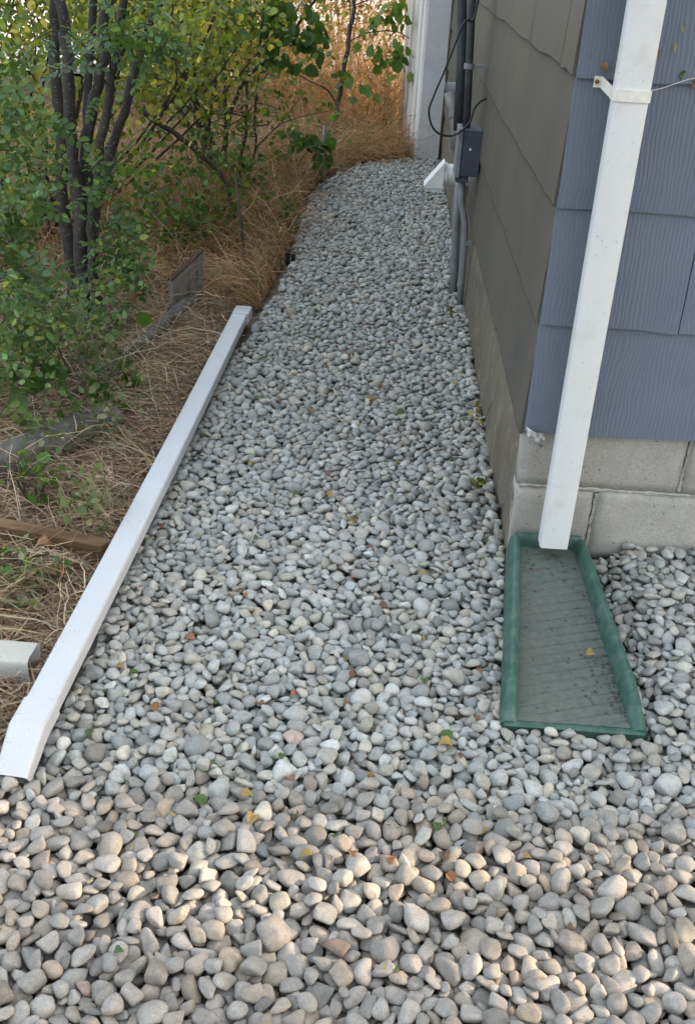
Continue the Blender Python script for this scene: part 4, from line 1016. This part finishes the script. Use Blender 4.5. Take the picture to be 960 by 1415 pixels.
BUSH = np.array([px2(x, y, Y) for x, y, Y in ((12, 90, 3.2), (30, 150, 3.15), (10, 210, 3.05), (45, 190, 3.2), (75, 225, 3.25), (15, 275, 2.95), (55, 285, 3.1), (30, 330, 3.0), (8, 420, 2.7), (40, 430, 2.75), (75, 450, 2.8), (20, 480, 2.7), (55, 490, 2.75), (100, 430, 2.95), (165, 375, 3.4), (185, 350, 3.45), (230, 55, 3.6), (195, 65, 3.6))])
n = 620; k = rng.integers(0, len(BUSH), n); cl = BUSH[k] + rng.normal(0, .045, (n, 3)); cl = np.repeat(cl, 3, 0) + rng.normal(0, .012, (3 * n, 3)); n *= 3
foliage_part(sh, *leaf_cloud(cl, rand_dirs(n, -.1), rand_dirs(n, 1.2), U(.013, .034, n), 'obovate', tint_list(n, (.14, .225, .085), .32, (.25, .28, .07), .22)), name='foliage')
# the crown above, mostly out of view
n = 900; ctr = np.array([[-1.25, 3.8, 1.75], [-.85, 3.8, 1.8], [-1.5, 3.7, 1.6], [-.7, 4.0, 2.1], [-1.2, 4.1, 2.3]])
pos = ctr[rng.integers(0, 5, n)] + rng.normal(0, 1, (n, 3)) * [.28, .28, .26]; pos = pos[pos[:, 2] > 1.28]; n = len(pos)
foliage_part(sh, *leaf_cloud(pos, rand_dirs(n, -.2), rand_dirs(n, 1.), U(.03, .06, n), 'obovate', tint_list(n, GREEN, .2)), name='crown')

# broad leaved plants
def broad_plant(label, base, blobs, n_leaf, size, kinds=(0, 1, 2, 3, 4), stems=3, group=None, droop=-.5, name='broadleaf_plant', cat='plant'):
    t_ = thing(name, label, cat, group, loc=tuple(base)); segs = []
    base = np.array(base)
    for (x, y, z, rr_) in blobs:
        tip = np.array([x, y, z]); segs.append(([base + rng.normal(0, .01, 3), (base + tip) / 2 + rng.normal(0, .03, 3) + [0, 0, .03], tip], .004, .0018))
    for q in range(n_leaf):
        x, y, z, rr_ = blobs[rng.integers(0, len(blobs))]; p_ = np.array([x, y, z]) + rng.normal(0, rr_ * .55, 3)
        p_[2] = max(p_[2], .03)
        o = link_mesh('leaf', BM[int(rng.choice(kinds))]); set_pose(o, p_, rand_dirs(1, droop)[0], rand_dirs(1, .9)[0], size * rng.uniform(.65, 1.25)); o.parent = t_; o.matrix_parent_inverse = Matrix.Translation(-t_.location)
        segs.append(([np.array([x, y, z]), (np.array([x, y, z]) + p_) / 2, p_], .0015, .0009))
    twig_part(t_, segs, 'stalks'); return t_
def bl(x, y, Y, rr_): return (*px2(x, y, Y), rr_)
broad_plant('broad heart-leaved green plant drooping beside the grey metal stake', (-.60, 6.65, -.02), [bl(395, 200, 6.5, .10), bl(430, 205, 6.5, .09), bl(385, 235, 6.4, .08), bl(410, 190, 6.5, .09), bl(450, 195, 6.6, .08), bl(440, 220, 6.6, .06)], 46, .085, (0, 0, 2, 1))
broad_plant('round-leaved vine trailing over the straw under the feathery shrub', (-1.05, 3.25, -.02), [bl(60, 505, 2.8, .06), bl(75, 520, 2.8, .05), bl(45, 545, 2.75, .05), bl(150, 560, 2.9, .06), bl(170, 515, 3.1, .05), bl(50, 380, 3.2, .06), bl(20, 370, 3.1, .05), bl(135, 535, 2.95, .05), bl(165, 440, 3.3, .04)], 46, .055, (0, 2, 4))
broad_plant('leafy green sprig growing beside the brown edging plank', (-.90, 2.34, -.02), [bl(45, 660, 2.35, .05), bl(60, 680, 2.3, .04), bl(30, 640, 2.4, .04), bl(75, 650, 2.4, .04)], 34, .034, (2, 3, 4))
broad_plant('small weed in front of the brown edging plank', (-.92, 2.02, -.02), [bl(15, 770, 2.0, .03), bl(25, 790, 1.97, .03), bl(85, 785, 2.0, .025)], 26, .026, (2, 3, 4))
broad_plant('dense low bush of small dark leaves at the gravel edge', (-.60, 5.35, -.02), [bl(375, 300, 5.3, .09), bl(395, 310, 5.3, .08), bl(365, 325, 5.2, .07), bl(400, 290, 5.5, .07), bl(350, 300, 5.4, .08)], 150, .040, (1, 3, 4), droop=.1)
# undergrowth between the stems
def weed_mass(name, label, blobs, n, size, kind, base, alt=None, palt=0, cat='weeds'):
    P_ = np.array([b_[:3] for b_ in blobs]); rr_ = np.array([b_[3] for b_ in blobs]); k = rng.integers(0, len(blobs), n)
    pos = P_[k] + rng.normal(0, .55, (n, 3)) * rr_[k][:, None]; pos[:, 2] = np.maximum(pos[:, 2], .01)
    V, F, cc_ = leaf_cloud(pos, rand_dirs(n, .1), rand_dirs(n, .9), size * U(.6, 1.3, n), kind, tint_list(n, base, .25, alt, palt))
    tag(mesh(name, V, F, M['leaf'], None, True, cc_), label, cat, kind='stuff')
weed_mass('undergrowth', 'tangle of small green leaves growing through the straw between the shrubs', [bl(x, y, Y, rr_) for x, y, Y, rr_ in ((245, 250, 5.2, .22), (290, 250, 5.2, .2), (320, 230, 5.6, .2), (270, 200, 5.8, .25), (215, 260, 4.9, .2), (230, 300, 4.7, .16), (300, 290, 5., .14), (190, 290, 4.4, .16), (340, 250, 5.6, .14), (260, 310, 4.8, .1))], 1200, .034, 'pointed', (.075, .135, .036), YGREEN, .22)
weed_mass('ground_weeds', 'sparse grey-green weeds among the straw beside the lying downspout', [bl(x, y, Y, rr_) for x, y, Y, rr_ in ((130, 470, 3.0, .10), (115, 500, 2.9, .10), (150, 500, 3.0, .10), (140, 580, 2.7, .08), (60, 600, 2.6, .08), (120, 690, 2.2, .06), (45, 800, 1.95, .06), (20, 850, 1.85, .05), (480, 215, 7.6, .10), (500, 205, 7.9, .12), (455, 235, 7.2, .10))], 900, .022, 'oval', (.12, .155, .07), (.22, .22, .12), .3)

# second shrub: thin dark stems further back
s2 = thing('shrub', 'thin dark-stemmed bush with sparse leaves standing behind the green undergrowth', 'shrub', loc=(-1.02, 6.2, -.03))
S2 = [([(-1.02, 6.2, -.06), (-1.122, 6.2, .479), (-1.26, 6.2, .74), (-1.371, 6.2, 1.028), (-1.5, 6.2, 1.6)], .020, .010), ([(-1.00, 6.18, -.06), (-1.143, 6.2, .478), (-1.167, 6.2, .82), (-1.35, 6.25, 1.1), (-1.4, 6.2, 1.7)], .026, .012),
      ([(-1.03, 6.25, -.06), (-.948, 6.3, .476), (-.80, 6.3, .70), (-.60, 6.3, .90), (-.40, 6.3, 1.2)], .014, .007), ([(-1.0, 6.3, -.06), (-.99, 6.35, .5), (-1.02, 6.4, .9), (-1.0, 6.4, 1.4)], .015, .008), ([(-.95, 6.2, -.06), (-.86, 6.25, .35), (-.84, 6.3, .8), (-.75, 6.3, 1.3)], .011, .006),
      ([(-1.08, 6.25, -.06), (-1.22, 6.3, .4), (-1.55, 6.35, .75), (-1.9, 6.4, 1.2)], .017, .008), ([(-.9, 6.1, -.06), (-.78, 6.0, .25), (-.76, 5.95, .6), (-.70, 5.9, 1.2)], .009, .005), ([(-1.05, 6.1, -.06), (-1.0, 6.05, .3), (-1.25, 6.0, .6), (-1.5, 6.0, .75)], .012, .005), ([(-.98, 6.2, -.06), (-1.06, 6.15, .4), (-.96, 6.15, .85), (-.9, 6.1, 1.3)], .012, .006)]
pts2 = [stem(s2, a_, r0, r1, 'twig', 8) for a_, r0, r1 in S2]
allp = np.array([p_ for S in pts2 for p_ in S if p_[2] > .25]); segs = []
for q in range(70):
    a_ = allp[rng.integers(0, len(allp))]; tip = a_ + rng.normal(0, 1, 3) * [.25, .2, .14] + [0, 0, .1]; segs.append(([a_, (a_ + tip) / 2 + rng.normal(0, .03, 3), tip], .0042, .0016))
twig_part(s2, segs); tips = np.array([s_[0][2] for s_ in segs]); n = 1500
n = 1300; pos = tips[rng.integers(0, len(tips), n)] + rng.normal(0, .10, (n, 3))
foliage_part(s2, *leaf_cloud(pos, rand_dirs(n, -.4), rand_dirs(n, .8), U(.025, .055, n), 'pointed', tint_list(n, (.11, .16, .035), .25, YGREEN, .4)))
for (x, y, Y, k_) in ((350, 30, 6.0, 9), (400, 45, 6.0, 10), (425, 40, 6.05, 9), (410, 70, 6.0, 8), (375, 20, 6.1, 9), (425, 15, 6.1, 8), (330, 20, 6.0, 8), (370, 60, 6.0, 6)):
    c0 = px2(x, y, Y)
    for q in range(k_):
        o = link_mesh('leaf', BM[int(rng.choice([0, 1, 1, 4]))]); set_pose(o, c0 + rng.normal(0, .05, 3), rand_dirs(1, -1.1)[0], rand_dirs(1, .3)[0], .095 * rng.uniform(.7, 1.2)); o.parent = s2; o.matrix_parent_inverse = Matrix.Translation(-s2.location)

# airy shrub, sun glow put into its leaf colour, between the two stemmed shrubs
s3 = thing('shrub', 'airy yellow-green shrub filling the gaps behind the dark speckled stems', 'shrub', loc=(-1.75, 5.1, -.03))
LOB = [px2(x, y, Y) for x, y, Y in ((15, 20, 4.9), (50, 60, 4.9), (20, 100, 4.8), (70, 20, 5.0), (60, 140, 4.7), (15, 170, 4.6), (125, 40, 5.2), (115, 100, 5.1), (180, 30, 5.3), (205, 90, 5.3), (235, 40, 5.4), (245, 110, 5.4), (290, 40, 5.6), (285, 110, 5.6), (330, 60, 5.7), (180, 140, 5.1), (390, 30, 6.0), (300, 10, 5.6), (150, 5, 5.2), (25, 230, 4.5), (160, 220, 4.9))]
b3 = np.array([-1.75, 5.1, -.05]); segs = []
for l_ in LOB: segs.append(([b3 + rng.normal(0, .08, 3) * [1, 1, 0], b3 * .45 + l_ * .55 + rng.normal(0, .05, 3) - [0, 0, .1], l_, l_ + rng.normal(0, .1, 3) + [0, 0, .25]], .009, .002))
twig_part(s3, segs, 'stems'); n = 2800; L_ = np.array(LOB); pos = L_[rng.integers(0, len(LOB), n)] + rng.normal(0, 1, (n, 3)) * [.13, .16, .11]; pos[:, 2] = np.maximum(pos[:, 2], .05)
foliage_part(s3, *leaf_cloud(pos, rand_dirs(n, -.3), rand_dirs(n, .7), U(.022, .045, n), 'oval', tint_list(n, (.19, .235, .045), .32, (.40, .34, .07), .28)))
# leaning dark limb in front of it
lb = thing('leaning_limb', 'dark bare limb arching down into the straw behind the board stub', 'branch', loc=(-.80, 5.3, -.03))
stem(lb, [(-.78, 5.25, -.05), (-.80, 5.28, .18), (-.86, 5.3, .30), (-1.00, 5.3, .42), (-1.22, 5.25, .58)], .011, .013, 'twig', 8, 'limb')
# sapling at the end of the path
sa = thing('sapling', 'slender grey sapling with broad leaves in front of the rust weeds', 'tree', loc=(-.45, 8.4, -.03))
stem(sa, [(-.451, 8.4, -.06), (-.445, 8.4, .15), (-.429, 8.4, .28), (-.39, 8.4, .60), (-.36, 8.4, .82), (-.342, 8.4, 1.0), (-.28, 8.4, 1.7)], .022, .013, 'bark', 9, 'trunk')
segs = [([(-.44, 8.4, .25), (-.52, 8.38, .36), (-.66, 8.36, .42), (-.80, 8.3, .50)], .010, .004), ([(-.44, 8.4, .22), (-.50, 8.38, .12), (-.54, 8.37, .0)], .007, .004), ([(-.38, 8.4, .7), (-.22, 8.35, .78), (-.02, 8.3, .80), (.08, 8.25, .76)], .006, .003), ([(-.35, 8.4, .95), (-.1, 8.35, 1.05), (.06, 8.3, 1.08)], .006, .003)]
twig_part(sa, segs, 'branches')
for (x, y, Y, k_) in ((520, 75, 8.3, 10), (545, 75, 8.3, 12), (560, 80, 8.25, 8), (505, 60, 8.3, 8), (555, 10, 8.3, 12), (540, 15, 8.3, 10), (500, 120, 8.3, 6), (525, 30, 8.3, 6), (470, 100, 8.3, 6), (440, 70, 8.3, 8)):
    c0 = px2(x, y, Y)
    for q in range(k_):
        o = link_mesh('leaf', BM[int(rng.choice([1, 3, 3, 2]))]); set_pose(o, c0 + rng.normal(0, .055, 3), rand_dirs(1, -.9)[0], rand_dirs(1, .5)[0], .085 * rng.uniform(.7, 1.2)); o.parent = sa; o.matrix_parent_inverse = Matrix.Translation(-sa.location)

# sunlit bushes behind
BACK = [((-2.3, 9.9), .75, 1.55, 'yellow-green sunlit bush behind the thin dark-stemmed bush', YGREEN, .4), ((-3.7, 9.6), .9, 1.8, 'broad sunlit bush glowing behind the multi-stemmed shrub', (.10, .135, .03), .3), ((-1.35, 10.2), .62, 1.35, 'yellowing bush catching the sun beside the rust weeds', (.15, .16, .035), .5),
        ((-5.2, 10.6), 1.0, 2.2, 'large green bush at the far side of the yard', (.075, .12, .03), .2), ((-.5, 11.4), .7, 1.9, 'tall pale bush behind the rust weeds', (.15, .15, .05), .4), ((-3.0, 11.8), .9, 2.3, 'tall bush standing behind the sunlit yellow-green bush', (.085, .125, .03), .25), ((.9, 11.0), .8, 2.2, 'green bush behind the outbuilding', (.08, .12, .03), .2), ((-1.8, 9.3), .6, 1.3, 'olive sunlit bush directly behind the thin dark-stemmed bush', (.15, .18, .04), .5), ((-2.5, 4.0), .45, 1.3, 'loose bush in the bed left of the multi-stemmed shrub', (.11, .17, .045), .3), ((-4.6, 9.3), .8, 1.5, 'low sunlit bush seen left of the multi-stemmed shrub', (.15, .18, .04), .4)]
for (x, y), rad, hgt, lab, base, ya in BACK:
    t_ = thing('bush', lab, 'bush', loc=(x, y, -.03)); segs = []
    lobes = [np.array([x + rng.normal(0, rad * .5), y + rng.normal(0, rad * .4), U(.25, .95, 1)[0] * hgt]) for _ in range(16)]
    for l_ in lobes: segs.append(([np.array([x, y, -.05]) + rng.normal(0, .06, 3) * [1, 1, 0], np.array([(x + l_[0]) / 2, (y + l_[1]) / 2, l_[2] * .45]) + rng.normal(0, .04, 3), l_], .012, .004))
    twig_part(t_, segs, 'stems'); n = 5200; k = rng.integers(0, 16, n); L_ = np.array(lobes); pos = L_[k] + rng.normal(0, 1, (n, 3)) * np.array([.22, .22, .17]) * (rad / .75)
    pos = pos[pos[:, 2] > .04]; n = len(pos)
    foliage_part(t_, *leaf_cloud(pos, rand_dirs(n, -.2), rand_dirs(n, .6), U(.03, .065, n), 'oval', tint_list(n, base, .25, YELLOW, ya * .4)))
# tree by the street side, right of the house front: its crown breaks up the low sun on the foreground
tr = thing('yard_tree', 'small leafy yard tree in front of the house', 'tree', loc=(4.9, 1.15, -.05))
stem(tr, [(4.9, 1.15, -.1), (4.92, 1.16, .7), (4.88, 1.12, 1.5), (4.9, 1.1, 2.6)], .06, .02, 'bark', 10, 'trunk')
n = 800; pos = np.array([4.9, 1.1, 1.85])[None] + rng.normal(0, 1, (n, 3)) * [.5, .48, .50]; pos = pos[pos[:, 2] > .5]; n = len(pos)
segs = [([np.array([4.9, 1.13, z]), np.array([4.9, 1.13, z]) + d_ * .35 + [0, 0, .15], np.array([4.9, 1.13, z]) + d_ * .8 + [0, 0, .35]], .014, .004) for z, d_ in zip(U(.8, 2.2, 14), rand_dirs(14, .2))]
twig_part(tr, segs, 'limbs'); foliage_part(tr, *leaf_cloud(pos, rand_dirs(n), rand_dirs(n), U(.07, .13, n), 'oval', tint_list(n, GREEN, .2)), name='crown')
t2 = thing('sky_screen_tree', 'broad leafy tree added out of view to dim skylight on the foreground', 'tree', loc=(-.6, -3.4, -.05))  # unseen tree added behind the camera, cuts skylight on the foreground
stem(t2, [(-.6, -3.4, -.1), (-.58, -3.4, 1.0), (-.62, -3.45, 2.4), (-.5, -3.4, 4.0)], .14, .04, 'bark', 10, 'trunk')
n = 3600; pos = np.array([-.5, -3.4, 3.1])[None] + rng.normal(0, 1, (n, 3)) * [1.5, .7, .95]; pos = pos[pos[:, 2] > .9]; n = len(pos)
foliage_part(t2, *leaf_cloud(pos, rand_dirs(n), rand_dirs(n), U(.12, .24, n), 'oval', tint_list(n, GREEN, .2)), name='crown')
# blue bin glimpsed through the bushes
bn = thing('wheelie_bin', 'blue bin in the alley glimpsed between the bushes', 'bin', loc=(-2.05, 13.6, .02)); mb = MB()
def binpart(mb, name, mat, **kw):
    o = mb.build(name, mat, **kw); o.parent = bn; o.matrix_parent_inverse = Matrix.Translation((2.05, -13.6, -.02))
mb.loft([[(-2.05 + sx * w_, 13.6 + sy * w_, z) for sx, sy in ((-1, -1), (1, -1), (1, 1), (-1, 1))] for w_, z in ((.21, .08), (.29, 1.0))]); blue = mat_noisy('bin_blue', (.02, .07, .30), (.03, .10, .38), 6, .5); binpart(mb, 'body', blue, bevel=.02)
binpart(MB().box(-2.36, -1.74, 13.28, 13.92, 1.001, 1.06), 'lid', blue, bevel=.015)
for sx in (-2.25, -1.85): binpart(MB().tube([(sx - .03, 13.84, .12), (sx + .03, 13.84, .12)], .10, 16), 'wheel', M['rubber'])

# ------------------------------------------------------------------ fallen leaves, sprigs, cobwebbed leaves
FL = {c: [simple_leaf_mesh('fallen_leaf', kd, col_, 1, 'dead', cu) for kd, cu in (('oval', .9), ('pointed', .6), ('narrow', -.5), ('pointed', -.9))] for c, col_ in (('yellow', (.36, .26, .08)), ('orange', (.28, .14, .065)), ('brown', (.17, .105, .065)), ('green', (.085, .125, .04)))}
def fallen(x, y, c, size):
    z = top_z(x, y)
    if z is None: return
    o = link_mesh('fallen_leaf', random.choice(FL[c])); set_pose(o, (x, y, z + .003), [math.cos(size * 9e3), math.sin(size * 9e3), random.uniform(-.15, .15)], [random.uniform(-.35, .35), random.uniform(-.35, .35), 1], size)
    look = {'yellow': 'small yellow fallen leaf', 'orange': 'small rust-orange fallen leaf', 'brown': 'small curled brown fallen leaf', 'green': 'small green fallen leaf'}[c]
    where = 'on the larger stones in front of the path' if y < 1.33 else 'on the pebbles beside the lying downspout' if x < -.34 and y < 3.95 else 'on the pebbles near the splash block' if x > .08 and y < 2.27 else 'on the pebbles close to the side foundation' if x > .12 else 'on the pebbles between the splash block and the lying downspout' if y < 2.27 else 'on the pebbles far along the path, past the splash block'
    if size > .026: look = look.replace('small', 'broader')
    tag(o, look + ' ' + where, 'leaf', c + ' leaves fallen on the gravel')
g = random.Random(21)
for k in range(190):
    y = 1.2 + 3.6 * g.random() ** 1.3; x = g.uniform(-.55, .33)
    c = g.choices(['yellow', 'orange', 'brown', 'green'], [3, 3, 2, 4])[0]; fallen(x, y, c, g.uniform(.014, .032))
for k in range(14): fallen(g.uniform(-.6, .7), g.uniform(.92, 1.25), g.choice(['orange', 'brown', 'green', 'yellow']), g.uniform(.012, .022))
# tiny sprigs of grass between the stones
n = 520; x = U(-.54, .34, n); y = 1.15 + 3. * rng.random(n) ** 1.2; cl = rng.integers(0, 70, n); cx_, cy_ = U(-.54, .34, 70), 1.2 + 2.6 * rng.random(70)
x = cx_[cl] + rng.normal(0, .008, n); y = cy_[cl] + rng.normal(0, .008, n); zt = np.array([top_z(a_, b_) if top_z(a_, b_) is not None else 9 for a_, b_ in zip(x, y)]); ok_ = zt < 1
rt = np.stack([x, y, zt - .008], 1)[ok_]; n = len(rt)
V1 = strands(n, rt, U(0, 6.283, n), U(.010, .028, n), U(.4, .9, n), U(0, .4, n), U(.2, .8, n), U(.0014, .003, n), tint_list(n, (.09, .14, .03), .25, (.22, .20, .05), .2), 3, .02)
tag(mesh('grass_sprigs', V1[0], V1[1], M['leaf'], col=V1[2]), 'tiny green blades sprouting between the pebbles', 'grass', kind='stuff')
# weed at the side foundation and low yellow weed
def weed(label, base, n_, hgt, col_, size):
    t_ = thing('weed', label, 'weed', loc=base); segs = []; b0 = np.array(base); P_ = []
    for q in range(n_):
        tip = b0 + np.array([rng.normal(0, hgt * .35) - .01, rng.normal(0, hgt * .4), hgt * rng.uniform(.4, 1)]); segs.append(([b0, (b0 + tip) / 2 + [0, 0, .01], tip], .0012, .0006))
        P_ += [b0 + (tip - b0) * s_ for s_ in U(.4, 1, 5)]
    twig_part(t_, segs, 'stalks'); P_ = np.array(P_); m_ = len(P_)
    foliage_part(t_, *leaf_cloud(P_, rand_dirs(m_, .2), rand_dirs(m_, .8), size * U(.6, 1.2, m_), 'oval', tint_list(m_, col_, .25, YELLOW, .4)), name='leaves', stuff=False)
weed('small yellowing weed rooted against the tan side foundation', (.345, 2.92, .06), 5, .12, (.16, .15, .05), .014)
weed('low green and yellow weed in the gravel beside the side foundation', (.325, 2.60, .0), 9, .045, (.12, .15, .04), .014)
weed('dry seedling in the gravel under the slim conduit', (.30, 4.15, .0), 5, .05, (.2, .17, .07), .012)
# leaves caught in cobweb on the siding
for (x, z, c, lab) in ((.413, 1.173, 'orange', 'orange dry leaf caught on the siding left of the downspout strap'), (.494 + .06, 1.252, 'yellow', 'pale yellow leaf stuck highest on the siding beside the downspout'), (.550, 1.217, 'yellow', 'curled yellow leaf stuck on the siding above the tan leaf'), (.520, 1.187, 'orange', 'tan dry leaf stuck against the right edge of the downspout'), (.575, 1.150, 'green', 'green-yellow leaf caught in the cobweb right of the strap'), (.600, 1.152, 'brown', 'brownish leaf at the end of the cobweb strand')):
    o = link_mesh('stuck_leaf', random.choice(FL[c])); set_pose(o, (x, YC - .016, z), [random.uniform(-.5, .5), -.25, random.choice([-1, 1])], [random.uniform(-.3, .3), -1, .2], .019); tag(o, lab, 'leaf')
cw = [(.4995, 2.205, 1.128), (.535, 2.222, 1.134), (.57, 2.232, 1.146), (.605, 2.238, 1.155), (.66, 2.242, 1.150)]
tag(MB().tube(spline(cw, 4), .0006, 5).build('cobweb_strand', M['vent_white'], origin=cw[0]), 'pale cobweb strand stretched right from the downspout strap', 'cobweb')
# leaf in the splash trough, green leaf and dead leaf in the bed
for (p_, c, s_, lab) in (((.497, 1.80, .030), 'yellow', .022, 'small yellow leaf lying in the muddy splash block trough'),):
    o = link_mesh('fallen_leaf', FL[c][0]); set_pose(o, p_, [1, .5, .1], [.2, -.3, 1], s_); tag(o, lab, 'leaf')
DL = simple_leaf_mesh('dead_leaf', 'pointed', (.33, .20, .14), 1, 'dead', 1.2)
o = link_mesh('dead_leaf', DL); set_pose(o, px2(193, 345, 3.6), [.05, .1, -1], [.8, -.6, .1], .075); tag(o, 'large pinkish-brown dead leaf hanging under the feathery shrub', 'leaf')
o = link_mesh('dead_leaf', DL); set_pose(o, px2(190, 400, 3.6), [.1, .0, -1], [-.5, -1, .1], .06); tag(o, 'smaller pinkish-brown dead leaf hanging below the larger one', 'leaf')
for k in range(26):
    y = g.uniform(1.5, 4.2); x = edge_x(y) - g.uniform(.06, .45); o = link_mesh('dead_leaf', random.choice(FL['brown'] + FL['orange'])); set_pose(o, (x, y, .02), [math.cos(k * 2.4), math.sin(k * 2.4), .1], [g.uniform(-.5, .5), g.uniform(-.5, .5), 1], g.uniform(.025, .05)); tag(o, ('crisp brown dead leaf in the straw near the edging plank' if y < 2.4 else 'crisp brown dead leaf in the straw between the timber and the lying downspout' if y < 3.2 else 'crisp brown dead leaf in the straw near the board stub'), 'leaf', 'dead leaves in the bed')
